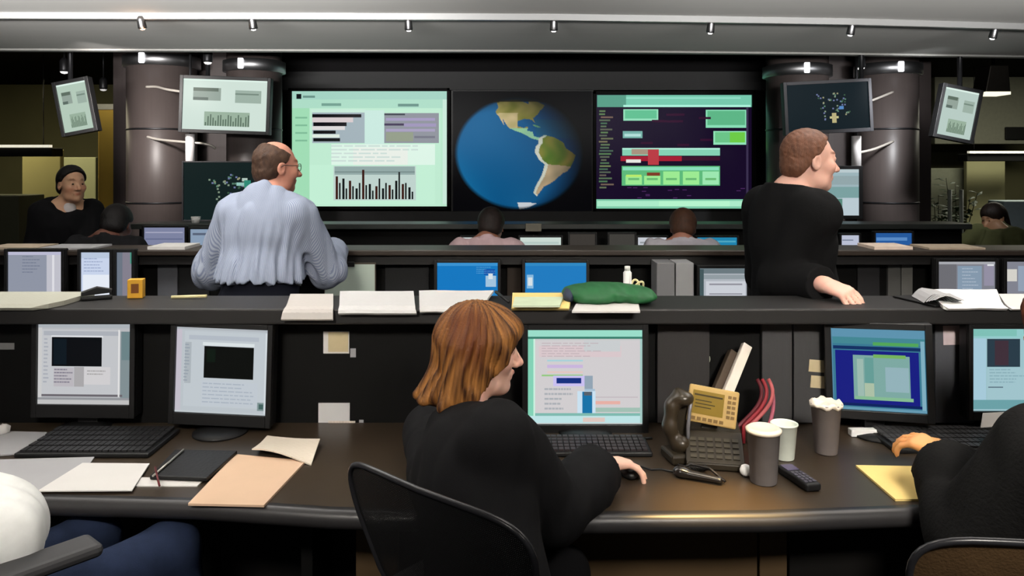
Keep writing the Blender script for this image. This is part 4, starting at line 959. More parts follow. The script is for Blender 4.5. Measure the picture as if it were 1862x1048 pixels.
    if pants:
        S = SDF(); legs(S, J, 0.014)
        S.cap(J['pel']-J['sp']*0.02, J['wst'], 0.158*J['s']*slim+0.011, 0.146*J['s']*slim+0.011, 0.04, flat=(J['f'], 0.74))
        if belly: S.ell(J['wst']+J['f']*(0.05+belly*0.3)-J['sp']*0.03, (0.15*J['s']+0.008, 0.08+belly+0.008, 0.13*J['s']+0.008), np.stack([J['r'], J['f'], J['sp']], 1), 0.05)
        if J['pose'] == 'stand': S.cut(J['pel']+J['sp']*pants.get('waist', 0.10), J['sp'])
        else: S.cut(J['pel']+J['u']*0.13, J['u'])
        f1 = wob(seed+5, 30, 6, (1, 1, 0.8))
        V, Fq = S.mesh(0.009, lambda p: 0.004*f1(p)); np_mesh(pants.get('name', 'trousers'), V, Fq, pants['mat'], t, None, o)
        if belt:
            S = SDF(); c0 = J['pel']+J['sp']*pants.get('waist', 0.10)
            S.cap(J['pel']-J['sp']*0.02, J['wst'], 0.158*J['s']*slim+0.017, 0.146*J['s']*slim+0.017, 0.04, flat=(J['f'], 0.74))
            if belly: S.ell(J['wst']+J['f']*(0.05+belly*0.3)-J['sp']*0.03, (0.15*J['s']+0.014, 0.08+belly+0.014, 0.13*J['s']+0.014), np.stack([J['r'], J['f'], J['sp']], 1), 0.05)
            S.cut(c0+J['sp']*0.004, J['sp']); S.cut(c0-J['sp']*0.036, -J['sp'])
            V, Fq = S.mesh(0.007); np_mesh('belt', V, Fq, mat('black leather', (20, 19, 19), 0.4, spec=0.4), t, None, o)
    if top and top.get('undershirt'):
        S = SDF(); S.ell(J['nk']+J['fs']*0.055-J['sp']*0.03, (0.045, 0.05, 0.06), np.stack([J['rs'], J['fs'], J['sp']], 1)); S.cap(J['nk']-J['sp']*0.02, J['nk']+J['sp']*0.018, 0.068, 0.064, 0.02); V, Fq = S.mesh(0.008); np_mesh('undershirt', V, Fq, mat('white cotton', (214, 206, 204), 0.9), t, None, o)
    if top and top.get('cuffL'):
        S = SDF(); d_ = nrm(J['wrL']-J['elL']); S.cap(J['wrL']-d_*0.075, J['wrL']-d_*0.005, 0.046, 0.040, 0.01, cuts=[(J['wrL']-d_*0.003, d_)]); V, Fq = S.mesh(0.005, lambda p: 0.004*np.sin(((p-J['wrL']) @ d_)*330)); np_mesh('cuff', V, Fq, mat('striped knit cuff', (40, 44, 26), 0.9, rgb2=(128, 122, 96), vscale=34, bump=0.5), t, None, o)
    if top and top.get('fleck'):  # made-up pale fleck set on the elbow towards the camera
        S = SDF(); c_ = J['elR']+nrm(A((0, 0, 1.65))-J['elR'])*0.086; S.ell(c_, (0.016, 0.010, 0.012)); V, Fq = S.mesh(0.003); np_mesh('sleeve_fleck', V, Fq, mat('pale brass button', (226, 206, 160), 0.3, spec=0.5), t, None, o)
    if shoes:
        for sd in 'LR':
            S = SDF(); S.cap(J['an'+sd]-J['u']*0.03, J['toe'+sd]+J['u']*0.01, 0.052, 0.044, 0.02); S.cap(J['an'+sd]+J['u']*0.02, J['an'+sd]-J['u']*0.03, 0.05, 0.055, 0.02)
            S.cut((0, 0, root[2]+0.001), (0, 0, -1)); V, Fq = S.mesh(0.009); np_mesh('shoe', V, Fq, mat('black shoe leather', (22, 21, 21), 0.4, spec=0.4), t, None, o)
    if glasses:
        c, R = J['hc'], J['hR']; T = lambda x, y, z: Vector(c+R @ (A((x, y, z))*sc)-o)
        b = MB()
        for g in (-1, 1):
            b.tube([T(0.033*g+0.023*math.cos(a), 0.104-0.006*abs(math.cos(a)), 0.006+0.017*math.sin(a)) for a in np.linspace(0, 6.283, 21)[:-1]], 0.0016, 6, closed=True)
            b.tube([T(0.055*g, 0.099, 0.010), T(0.078*g, 0.085, 0.012), T(0.084*g, 0.0, 0.012), T(0.082*g, -0.02, 0.0)], 0.0015, 6)
        b.tube([T(-0.011, 0.103, 0.008), T(0, 0.106, 0.011), T(0.011, 0.103, 0.008)], 0.0015, 6)
        b.build('glasses', DARKMET, t)
    return t
# ================================================================== office chairs
CHF = mat('graphite chair frame', (40, 40, 43), 0.3, spec=0.5, var=0.08)
def mesh_mat():
    if 'chair mesh' in MATS: return MATS['chair mesh']
    m = mat('chair mesh', (26, 26, 27), 0.6, spec=0.2, var=0.3, vscale=60, stretch=(40, 2, 40), bump=0.4, bscale=30)
    nt = m.node_tree; N = nt.nodes; L = nt.links
    tc = N.new('ShaderNodeTexCoord'); sx = N.new('ShaderNodeSeparateXYZ'); L.new(tc.outputs['Object'], sx.inputs[0])
    o = []
    for ax, f in (('X', 1500.0), ('Z', 1500.0)):
        a = N.new('ShaderNodeMath'); a.operation = 'MULTIPLY'; a.inputs[1].default_value = f; L.new(sx.outputs[ax], a.inputs[0])
        s = N.new('ShaderNodeMath'); s.operation = 'SINE'; L.new(a.outputs[0], s.inputs[0]); o.append(s)
    mx = N.new('ShaderNodeMath'); mx.operation = 'MAXIMUM'; L.new(o[0].outputs[0], mx.inputs[0]); L.new(o[1].outputs[0], mx.inputs[1])
    gt = N.new('ShaderNodeMath'); gt.operation = 'GREATER_THAN'; gt.inputs[1].default_value = -0.62; L.new(mx.outputs[0], gt.inputs[0])
    L.new(gt.outputs[0], N['Principled BSDF'].inputs['Alpha'])
    return m
def office_chair(label, root, yaw, seat_z=0.46, top=0.56, arms='LR', wt=0.285, wb=0.15, armz=0.20, yb=-0.12, mm=None):
    """yaw in degrees, facing direction from +x"""
    t = thing('office_chair', label, 'chair', root, math.radians(yaw-90), 'mesh backed office chairs')
    # back outline in (x, v) with v up the back; lean backwards with height
    def bp(x, v, bow=1.0): 
        y = yb-0.22*(v/top)-0.03*math.sin(math.pi*min(1, v/top))+0.35*x*x*bow
        return Vector((x, y, seat_z+v))
    out = []
    for i in range(48):
        a = 2*math.pi*i/48; ca, sa = math.cos(a), math.sin(a)
        ex = 2/5.5
        sx = math.copysign(abs(ca)**ex, ca); sz = math.copysign(abs(sa)**ex, sa)
        v = 0.04+(sz+1)/2*(top-0.04); wv = wb+(wt-wb)*(v/top)**1.0
        out.append((sx*wv, v))
    b = MB(); b.tube([bp(x, v) for x, v in out], 0.0065, 10, closed=True); b.build('back_frame', CHF, t)
    b = MB(); n = 14; vs = []; fs = []
    k = len(out); rings = 6
    for r_ in range(rings+1):
        q = 1-r_/rings*0.98
        for (x, v) in out: vs.append(bp(x*q, (v-top*0.52)*q+top*0.52))
    for r_ in range(rings):
        for i in range(k): fs.append((r_*k+i, r_*k+(i+1) % k, (r_+1)*k+(i+1) % k, (r_+1)*k+i))
    fs.append(tuple(rings*k+i for i in range(k)))
    b.add(vs, fs, 0, True); b.build('back_mesh', mm or mesh_mat(), t)
    b = MB()
    q = [(sx*abs(math.cos(a))**0.5*0.25, math.copysign(abs(math.sin(a))**0.5, math.sin(a))*0.23) for a in np.linspace(0, 6.283, 41)[:-1] for sx in [1 if math.cos(a) >= 0 else -1]]
    b.tube([(x, y, seat_z-0.01-(0.02 if y > 0.2 else 0)) for x, y in q], 0.018, 8, closed=True); b.build('seat_frame', CHF, t)
    b = MB(); b.add([(x*0.98, y*0.98, seat_z) for x, y in q]+[(x*0.98, y*0.98, seat_z-0.02) for x, y in q], [tuple(range(40)), tuple(range(79, 39, -1))]+[(i, 40+i, 40+(i+1) % 40, (i+1) % 40) for i in range(40)]); b.build('seat', mat('dark seat mesh', (28, 28, 29), 0.7), t)
    b = MB(); b.tube([(0, -0.05, seat_z-0.03), (0, -0.24, seat_z-0.02), bp(0, 0.10)], 0.022, 8); b.build('back_support', CHF, t)
    b = MB(); b.tube([(0, 0, 0.10), (0, 0, 0.30)], 0.032, 12); b.tube([(0, 0, 0.28), (0, 0, seat_z-0.02)], 0.02, 12); b.build('gas_lift', DARKMET, t)
    for i in range(5):
        a = i*2*math.pi/5+0.3; ex, ey = 0.29*math.cos(a), 0.29*math.sin(a)
        b = MB(); b.tube([(0, 0, 0.12), (ex*0.5, ey*0.5, 0.10), (ex, ey, 0.07)], [0.03, 0.022, 0.016], 8); b.build('leg', CHF, t)
        b = MB(); d = Vector((-ey, ex, 0)).normalized()*0.018; b.tube([Vector((ex, ey, 0.03))-d, Vector((ex, ey, 0.03))+d], 0.03, 14); b.build('caster', BLK, t)
    for sd in arms:
        g = 1 if sd == 'R' else -1
        b = MB(); b.tube([(g*0.16, -0.12, seat_z-0.02), (g*0.28, -0.14, seat_z+0.02), (g*0.285, -0.12, seat_z+armz-0.03)], 0.016, 8); ap = b.build('armrest', CHF, t)
        b = MB(); b.box((g*0.285, -0.02, seat_z+armz-0.015), (0.085, 0.25, 0.03)); b.build('armrest_pad', mat('soft armrest pad', (62, 62, 64), 0.55, spec=0.3), ap, bevel=0.014, seg=3)
    return t
office_chair('black mesh backed chair holding the bob haired person, large in the foreground', (0.04, 1.75, 0), 49.3, arms='L')
office_chair('dark chair at the bottom right corner, below the person in black fleece', (0.985, 1.62, 0), 86, arms='', top=0.555, wt=0.30, mm=mat('brown chair mesh', (74, 56, 36), 0.7, spec=0.15, var=0.5, vscale=14, bump=0.4, bscale=200))
office_chair('dark chair with grey armrest at the bottom left corner', (-1.20, 1.80, 0), 50, arms='R', armz=0.37)
# ================================================================== people
# ---- man in striped shirt
J = skel((-1.10, 3.60, 0), 78, 'stand', 1.78, nk=P(488, 362, 3.62), head=P(503, 305, 3.68), hyaw=42, hpitch=-0.05, sw=0.160, pel=(-1.17, 3.52, 0.975))
for sd in 'LR': J['sh'+sd] = J['sh'+sd]-J['sp']*0.025
reach(J, 'R', (-0.90, 3.93, 1.235), (0.35, -0.5, -1), hd=(-0.3, 1, -0.05), pn=(0, 0, -1))
reach(J, 'L', (-1.42, 3.93, 1.235), (-0.45, -0.3, -1), hd=(0.35, 1, -0.05), pn=(0, 0, -1))
SHIRT = cloth('blue striped cotton', (162, 170, 186), 0.8, stripe=((124, 134, 158), 1500.0), bump=0.1, bscale=300, var=0.06)
figure('person seen from behind in blue striped shirt, leaning on the middle counter', J, (214, 150, 128), hair=dict(kind='bald', c1=(60, 44, 36), c2=(104, 78, 62)), top=dict(mat=SHIRT, t=0.018, sl=0.016, blouse=True, hem=1.125, collar=True, neck=0.035, vneck=0.3, amp=0.011, pleats=0.010, fq=24, cutR=0.8, cutL=0.86, cut=0.85), pants=dict(mat=cloth('navy trousers', (24, 26, 36)), waist=0.165), belt=True, glasses=True, beard=((0.5, 0.4, 0.36), 0.6), slim=1.07, belly=0.03, seed=11, h=0.006, ht=0.006, handR=dict(curl=0.2), handL=dict(curl=0.2), jaw=1.06)
# ---- man in black
J = skel((1.12, 3.12, 0), 12, 'stand', 1.80, nk=(1.125, 3.13, 1.52), head=(1.205, 3.12, 1.665), hyaw=8, hpitch=-0.04, sw=0.18, pel=(1.14, 3.14, 0.96))
reach(J, 'R', (1.135, 2.79, 1.215), (-0.4, 0.5, -1), hd=(0.4, -0.6, -0.16), pn=(0.2, 0.1, -1))
reach(J, 'L', (1.36, 3.28, 1.12), (-0.8, 0.5, -0.5))
figure('person in black sweater standing at right, one hand on the front ledge', J, (226, 176, 158), hair=dict(kind='reced', c1=(84, 54, 40), c2=(136, 92, 70)), top=dict(mat=cloth('black sweater', (19, 19, 20), 0.95), name='sweater', t=0.022, sl=0.014, hem=0.90, neck=0.045, vneck=0.2, amp=0.006, cutR=0.93, cutL=0.95), pants=dict(mat=cloth('black trousers', (20, 20, 22)), waist=0.10), slim=1.08, belly=0.01, seed=21, h=0.005, ht=0.007, handR=dict(curls=[0.75, 0.7, 0.62, 0.55], sc=1.05), handL=dict(curl=0.4))
# ---- woman
J = skel((0.02, 1.70, 0), 49, 'sit', 1.68, nk=(-0.122, 2.0, 0.945), head=(-0.088, 2.085, 1.147), hyaw=12, hpitch=-0.08, sw=0.162, pel=(-0.03, 1.70, 0.555), syaw=36)
J['shR'] = J['shR']-J['sp']*0.015
reach(J, 'R', PZ(1092, 846, 0.80), (-0.1, -0.5, -1), hd=(0.85, 0.5, -0.10), pn=(0.0, -0.15, -1))
reach(J, 'L', (0.0, 2.30, 0.80), (-1, -0.35, 0.1), hd=(0.9, 0.5, -0.1))
figure('person with reddish brown bob in black jacket, seated at the front desk', J, (240, 192, 172), hair=dict(kind='bob', h=0.0035, c1=(58, 30, 16), c2=(180, 122, 64), c3=(104, 52, 26), m3=0.75), top=dict(mat=cloth('black jacket', (17, 17, 19), 0.8, spec=0.15), name='jacket', t=0.024, sl=0.016, neck=0.03, vneck=0.35, collar=True, amp=0.006, cutR=0.90, cutL=0.95, hem=0.50, fleck=True), pants=dict(mat=cloth('black skirt trousers', (20, 20, 22)), waist=0.08), female=True, seed=31, h=0.0045, ht=0.007, handR=dict(curls=[0.5, 0.42, 0.38, 0.4], sc=1.0, spread=0.28), handL=dict(curl=0.3, sc=0.92), sc=0.97, jaw=0.95)
# ---- seated person at the left edge
J = skel((-1.32, 1.75, 0), 50, 'sit', 1.80, nk=(-1.66, 1.66, 1.03), head=(-1.70, 1.70, 1.24), pel=(-1.34, 1.72, 0.56))
J['knR'] = A((-0.93, 2.10, 0.60)); J['anR'] = A((-0.88, 2.16, 0.10)); J['toeR'] = A((-0.78, 2.27, 0.045)); J['knL'] = A((-1.18, 2.16, 0.60)); J['anL'] = A((-1.16, 2.2, 0.10)); J['toeL'] = A((-1.1, 2.32, 0.045))
J['shR'] = A((-1.38, 1.62, 1.0)); J['elR'] = A((-1.115, 1.66, 0.85)); J['wrR'] = A((-1.34, 1.80, 0.71)); J['hdR'] = (nrm((-0.8, 0.5, -0.2)), A((0, 0, -1))); reach(J, 'L', (-1.72, 1.98, 0.74), (-0.6, 0, -0.6))
figure('person at the left edge in white shirt and blue jeans, mostly out of the photo', J, (222, 176, 154), hair=dict(kind='short', c1=(40, 30, 24), c2=(70, 52, 40)), top=dict(mat=cloth('white shirt', (236, 238, 236), 0.85, bump=0.1), t=0.02, sl=0.03, hem=0.6, amp=0.008, cut=0.9), pants=dict(mat=cloth('blue denim', (38, 48, 72), 0.9, bump=0.4, bscale=900, var=0.35), name='jeans', waist=0.1), slim=1.1, seed=41, h=0.007, ht=0.008, handR=dict(curl=0.4), handL=dict(curl=0.4))
# ---- seated person at the right edge
J = skel((1.42, 1.75, 0), 98, 'sit', 1.80, nk=(1.40, 1.80, 1.05), head=(1.392, 1.90, 1.225), hyaw=110, pel=(1.44, 1.70, 0.56), sw=0.18)
reach(J, 'L', (1.20, 2.13, 0.845), (-0.35, -0.4, -0.8), hd=(-0.5, 0.8, 0.22), pn=(0.1, 0.2, -1)); reach(J, 'R', (1.62, 2.25, 0.80), (0.9, -0.3, -0.6))
figure('person at the right edge in black fleece, mostly out of the photo', J, (226, 160, 100), hair=dict(kind='bob', h=0.005, c1=(70, 34, 20), c2=(130, 70, 40)), top=dict(mat=cloth('black fleece', (26, 26, 26), 0.98, bump=0.6, bscale=120, var=0.3), name='fleece', t=0.03, sl=0.022, hem=0.55, amp=0.007, cut=0.86, cuffL=True), pants=dict(mat=cloth('black trousers', (20, 20, 22)), waist=0.1), slim=1.1, seed=51, h=0.006, ht=0.008, handL=dict(curl=0.5, spread=0.2), handR=dict(curl=0.3))
# ---- people further back
J = skel((-3.16, 5.35, 0), -50, 'stand', 1.66, nk=P(124, 372, 5.4), head=P(131, 336, 5.36), hyaw=-38, pel=(-3.16, 5.42, 0.92), sw=0.155)
reach(J, 'R', (-3.22, 5.10, 1.02), (-0.3, 0.2, -1)); reach(J, 'L', (-2.98, 5.12, 1.0), (0.4, 0.4, -1))
figure('person in black jacket and white undershirt, standing at far left', J, (206, 160, 128), hair=dict(kind='short', c1=(18, 16, 15), c2=(34, 30, 28), h=0.008), top=dict(mat=cloth('black jacket cloth', (20, 20, 22), 0.85), name='jacket', t=0.02, sl=0.016, hem=0.85, neck=0.01, vneck=0.5, amp=0.008, undershirt=True), pants=dict(mat=cloth('dark trousers', (24, 24, 28))), slim=1.05, seed=61, h=0.009, ht=0.01)
b = MB()
def far_sitter(label, px, py, d, yaw, skin, hc, shirt, name, seed, hk='short', nkdrop=0.095, seat=0.46):
    hd_ = P(px, py, d); zp = hd_.z-0.72
    J = skel((hd_.x, d, 0), yaw, 'sit', 1.70, hpitch=-0.35, nk=(hd_.x-0.03, d-0.10, hd_.z-nkdrop), head=hd_, pel=(hd_.x, d-0.06, hd_.z-0.72))
    for sd, g in (('R', 1), ('L', -1)):
        r_ = J['r']; reach(J, sd, A((hd_.x, d, 0.79))+r_*g*0.2+J['f']*0.36, r_*g-A((0, 0, 0.6)))
    figure(label, J, skin, hair=dict(kind=hk, c1=hc[0], c2=hc[1], h=0.008), top=dict(mat=shirt, t=0.018, sl=0.016, hem=hd_.z-0.75, collar=True, amp=0.008), pants=dict(mat=cloth('dark trousers', (24, 24, 28))), seed=seed, h=0.010, ht=0.01)
    # stool
    t = thing('stool', 'dark stool under the '+name, 'stool', (hd_.x, d-0.06, 0), 0, 'stools of the far row')
    zs = hd_.z-0.72-0.12
    b = MB(); b.lathe([(0.0001, zs-0.05), (0.17, zs-0.05), (0.18, zs-0.03), (0.17, zs), (0.0001, zs)], 24); b.build('seat', BLK, t)
    b = MB(); b.tube([(0, 0, 0.03), (0, 0, zs-0.04)], 0.025, 10); b.build('column', DARKMET, t)
    b = MB(); b.lathe([(0.0001, 0), (0.2, 0), (0.2, 0.02), (0.03, 0.05), (0.0001, 0.05)], 24); b.build('foot_plate', DARKMET, t)
far_sitter('person with dark hair and pink shirt, seen from behind below the globe', 893, 414, 5.2, 85, (150, 100, 80), ((24, 17, 15), (44, 32, 28)), cloth('pink shirt', (186, 160, 164)), 'person in pink', 71)
far_sitter('person with brown hair and grey shirt, seen from behind below the purple display', 1242, 416, 5.2, 80, (170, 116, 96), ((58, 36, 24), (92, 60, 42)), cloth('light grey shirt', (176, 172, 180)), 'person in grey', 72)
far_sitter('person with black hair seen from behind, between the far left person and the columns', 213, 410, 5.0, 92, (110, 72, 60), ((16, 14, 14), (28, 24, 24)), cloth('dark shirt', (28, 28, 30)), 'black haired person', 73)
far_sitter('person with long dark hair and olive top, seated far away at the right', 1806, 396, 6.9, 200, (170, 130, 100), ((24, 18, 16), (46, 34, 26)), cloth('olive top', (84, 86, 56)), 'person in olive', 74, 'long')
# ================================================================== loose things
def single(name, label, cat, mb, m, group=None, bevel=0.0, seg=2, origin=None):
    """one mesh thing with its origin near its base"""
    v = mb.v
    if origin is None:
        origin = Vector((sum(p.x for p in v)/len(v), sum(p.y for p in v)/len(v), min(p.z for p in v)))
    mb.v = [p-origin for p in v]
    o = mb.build(name, m, None, bevel, seg); o.location = origin
    return tag(o, label, cat, group)
def sheet_mb(pts, z, th, curl=0.0, n=6):
    """paper lying at height z; pts = four photo pixels (back-left, back-right, front-right, front-left)"""
    q = [PZ(x, y, z+th) for x, y in pts]
    b = MB(); vs = []; fs = []
    for k in (1, 0):
        for j in range(n+1):
            for i in range(n+1):
                u, v = i/n, j/n
                p = (q[0]*(1-u)+q[1]*u)*(1-v)+(q[3]*(1-u)+q[2]*u)*v
                c = curl*(math.sin(u*2.6+1.0)*v*v*0.7+0.5*u*u*(1-v))
                vs.append((p.x, p.y, z+(th if k else 0.0)+c))
    N_ = (n+1)**2
    I = lambda i, j: j*(n+1)+i
    for j in range(n):
        for i in range(n):
            fs.append((I(i, j), I(i, j+1), I(i+1, j+1), I(i+1, j))); fs.append(tuple(N_+k for k in (I(i, j), I(i+1, j), I(i+1, j+1), I(i, j+1))))
    ring = [I(i, 0) for i in range(n)]+[I(n, j) for j in range(n)]+[I(i, n) for i in range(n, 0, -1)]+[I(0, j) for j in range(n, 0, -1)]
    for k in range(len(ring)):
        a, c = ring[k], ring[(k+1) % len(ring)]; fs.append((a, c, N_+c, N_+a))
    return b.add(vs, fs)
def sheet(label, pts, z, m, th=0.0012, curl=0.0, name='paper_sheet', cat='paper', group=None):
    return single(name, label, cat, sheet_mb(pts, z, th, curl), m, group)
def droop(label, x0, x1, xf0, xf1, drop, m, th=0.004, zt=1.1645, group=None, lift=0.0):
    """papers lying on the front ledge and bending over its front edge"""
    prof = [(2.85, zt+lift), (2.75, zt+lift*0.6), (2.66, zt), (2.60, zt), (2.588, zt-0.004)]
    if drop > 0: prof += [(2.578, zt-0.4*drop), (2.572, zt-drop)]
    b = MB(); vs = []; fs = []; n = len(prof); m_ = 7
    for k in (0, 1):
        for i, (y, z) in enumerate(prof):
            v = i/(n-1)
            a, c = x0+(xf0-x0)*v, x1+(xf1-x1)*v
            for j in range(m_):
                u = j/(m_-1); wz = 0.003*math.sin(u*7+i)*lift/0.02 if lift else 0
                vs.append((wx(a+(c-a)*u, y), y-(th if (k and i >= 4) else 0), z+(th if k and i < 4 else (th*0.7 if k else 0))+max(0, wz)))
    N_ = n*m_
    for i in range(n-1):
        for j in range(m_-1):
            a = i*m_+j; fs.append((a, a+1, a+m_+1, a+m_)); fs.append((N_+a, N_+a+m_, N_+a+m_+1, N_+a+1))
    ring = [j for j in range(m_-1)]+[i*m_+m_-1 for i in range(n-1)]+[(n-1)*m_+j for j in range(m_-1, 0, -1)]+[i*m_ for i in range(n-1, 0, -1)]
    for k in range(len(ring)):
        a, c = ring[k], ring[(k+1) % len(ring)]; fs.append((a, c, N_+c, N_+a))
    b.add(vs, fs, 0, False)
    return single('paper_stack', label, 'paper', b, m, group)
def upright(x0, y0, x1, y1, d, th=0.0015, M=None):
    a = P(x0, y1, d); c = P(x1, y0, d)
    b = MB(); b.box(((a.x+c.x)/2, d, (a.z+c.z)/2), (c.x-a.x, th, c.z-a.z)); return b
def printed(name, rgb, ink, sc=28):
    if name in MATS: return MATS[name]
    m = mat(name, rgb, 0.85, spec=0.1, var=0.04, vscale=8)
    nt = m.node_tree; N = nt.nodes; L = nt.links; b = N['Principled BSDF']; src = b.inputs['Base Color'].links[0].from_socket
    tc = N.new('ShaderNodeTexCoord'); wv = N.new('ShaderNodeTexBrick'); wv.inputs['Scale'].default_value = sc
    mp = N.new('ShaderNodeMapping'); L.new(tc.outputs['Object'], mp.inputs[0]); L.new(mp.outputs[0], wv.inputs['Vector'])
    wv.inputs['Color1'].default_value = (*lin(ink), 1); wv.inputs['Color2'].default_value = (*lin(rgb), 1); wv.inputs['Mortar'].default_value = (*lin(rgb), 1); wv.inputs['Mortar Size'].default_value = 0.12; wv.inputs['Bias'].default_value = 0.1
    mx = N.new('ShaderNodeMix'); mx.data_type = 'RGBA'; mx.inputs['Factor'].default_value = 0.55; L.new(src, mx.inputs['A']); L.new(wv.outputs['Color'], mx.inputs['B']); L.new(mx.outputs['Result'], b.inputs['Base Color'])
    return m
PRT = printed('printed paper', (196, 196, 196), (120, 120, 124)); PRG = printed('printed greenish paper', (176, 190, 180), (120, 130, 124), 60)
YEL = mat('yellow paper', (226, 200, 128), 0.85, spec=0.1, var=0.05); TAN = mat('manila card', (206, 176, 150), 0.8, spec=0.15, var=0.06, vscale=10)
DZ = 0.7405
# ---------------------------------------------------------------- desk, left half
sheet('grey sheet lying left of the black keyboard at the left edge', [(-40, 783), (86, 786), (58, 822), (-60, 834)], DZ+0.0015, PAPERG, 0.004)
sheet('white sheet at the left desk edge, beneath the long pale sheet', [(-80, 838), (172, 831), (128, 892), (-90, 894)], DZ+0.002, PAPERG, 0.003)
sheet('long pale sheet in front of the black keyboard', [(150, 842), (272, 843), (240, 892), (68, 893)], DZ+0.006, PAPER, 0.003)
sheet('cream sheet sticking out under the black notebook', [(250, 868), (372, 872), (358, 884), (246, 884)], DZ, PAPER, 0.003)
sheet('tan manila folder on the left desk, below the white creased papers', [(428, 826), (556, 838), (480, 919), (342, 916)], DZ, TAN, 0.006, name='manila_folder', cat='folder')
sheet('white creased papers on the top end of the manila folder', [(486, 792), (582, 806), (566, 840), (458, 826)], DZ+0.007, printed('creased paper', (214, 204, 188), (150, 130, 110), 26), 0.004, 0.028)
b = MB(); q = [PZ(318, 820, DZ+0.012), PZ(432, 822, DZ+0.012), PZ(376, 872, DZ+0.012), PZ(272, 868, DZ+0.012)]
for p in q: p.z = DZ+0.0045
b.prism(q, (0, 0, 0.012)); single('notebook', 'black notebook with worn cover, left of the manila folder', 'notebook', b, mat('black notebook cover', (20, 20, 21), 0.5, bump=0.3, bscale=80), bevel=0.003)
b = MB(); b.tube([PZ(334, 818, DZ+0.021)*1.0, PZ(278, 866, DZ+0.021)], [0.0035, 0.003], 8); single('pen', 'silver pen on the black notebook', 'pen', b, mat('pale pen', (170, 168, 160), 0.3, metal=0.5))
b = MB(); b.tube([PZ(282, 850, DZ+0.024), PZ(290, 884, DZ+0.024)], [0.003, 0.003], 8); single('pen', 'dark red pen crossing the black notebook corner', 'pen', b, mat('dark red plastic', (96, 30, 34), 0.4))
def keyboard(label, x0, x1, yb, yf, rz=0.0, group=None, ink=(34, 34, 36)):
    a = PZ((x0+x1)/2, yf, DZ); c = PZ((x0+x1)/2, yb, DZ); wd = (x1-x0)/FPX*(a.y+c.y)/2; dp = c.y-a.y
    t = thing('keyboard', label, 'keyboard', ((a.x+c.x)/2, (a.y+c.y)/2, DZ), rz, group)
    b = MB(); b.prism([(-wd/2, -dp/2, 0.001), (wd/2, -dp/2, 0.001), (wd/2, dp/2, 0.001), (-wd/2, dp/2, 0.001)], (0, 0, 0.014)); b.build('housing', BLK, t, bevel=0.004)
    b = MB(); nx = max(8, int(wd/0.02)); ny = 5
    for j in range(ny):
        for i in range(nx):
            b.box((-wd/2+0.012+(wd-0.024)*(i+0.5)/nx, -dp/2+0.008+(dp-0.016)*(j+0.5)/ny, 0.018+0.0012*j), ((wd-0.024)/nx*0.84, (dp-0.016)/ny*0.84, 0.007))
    b.build('keys', mat('key caps %d' % ink[0], ink, 0.5, spec=0.35), t)
    return t
keyboard('black keyboard in front of the two left monitors', 66, 300, 787, 834)
keyboard('dark keyboard below the mint data monitor, beside the bob haired person', 985, 1180, 803, 832, ink=(40, 34, 36))
keyboard('black keyboard with grey keys at the right, under the hand of the person in fleece', 1600, 1830, 786, 826, ink=(58, 58, 60))
b = MB(); b.lathe([(0.0001, 0), (0.016, 0.001), (0.022, 0.012), (0.018, 0.026), (0.008, 0.034), (0.0001, 0.035)], 12, c=tuple(PZ(6, 790, DZ)))
for v in b.v: v.x += 0.006*math.sin(v.z*400+v.y*300); v.y += 0.005*math.sin(v.x*330)
single('tissue', 'crumpled white tissue at the left edge behind the grey sheet', 'tissue', b, PAPER)
# ---------------------------------------------------------------- notes on the front partition
def note(label, x0, y0, x1, y1, m, d=2.714, ry=0.0, name='paper_note', th=0.002, group=None):
    a = P(x0, y1, d); c = P(x1, y0, d)
    b = MB(); b.box((0, 0, (c.z-a.z)/2), (c.x-a.x, th, c.z-a.z), R=Matrix.Rotation(ry, 3, 'Y'))
    return single(name, label, 'note', b, m, group) if False else _note(b, name, label, m, ((a.x+c.x)/2, d, a.z), group)
def _note(b, name, label, m, locn, group):
    o = b.build(name, m); o.location = locn; return tag(o, label, 'note', group)
note('white note pinned on the black partition below the newspapers', 588, 603, 635, 643, PAPER, 2.7185)
note('small cream note overlapping the white pinned note', 597, 604, 633, 640, mat('cream note', (190, 176, 142), 0.85, spec=0.1), 2.7155, name='sticky_note')
note('tiny grey tag right of the cream note', 637, 634, 647, 650, PAPERG, 2.718, name='tag')
note('white typed note low on the black partition', 579, 733, 636, 790, PRT, 2.718)
note('small white card overlapping the typed note at its lower right', 597, 766, 646, 792, printed('card print', (206, 196, 184), (130, 110, 100), 120), 2.7145, name='card')
note('tiny white tag beside the typed note', 653, 764, 661, 784, PAPERG, 2.718, name='tag')
note('cream note on the grey panel above the tall lidded cup, upper of two', 1471, 655, 1502, 677, mat('cream note', (190, 176, 142)), 2.694, 0.08)
note('cream note on the grey panel above the tall lidded cup, lower of two', 1474, 684, 1502, 706, mat('cream note', (190, 176, 142)), 2.694, 0.08)
note('white and pink note at the top of the blue grey panel', 1715, 592, 1768, 627, mat('pinkish white paper', (206, 190, 194), 0.85, spec=0.1), 2.694, -0.03)
note('faint white label strip on the black partition at the left edge', -10, 624, 26, 636, mat('dim label', (120, 120, 120), 0.7), 2.718, name='label_strip')
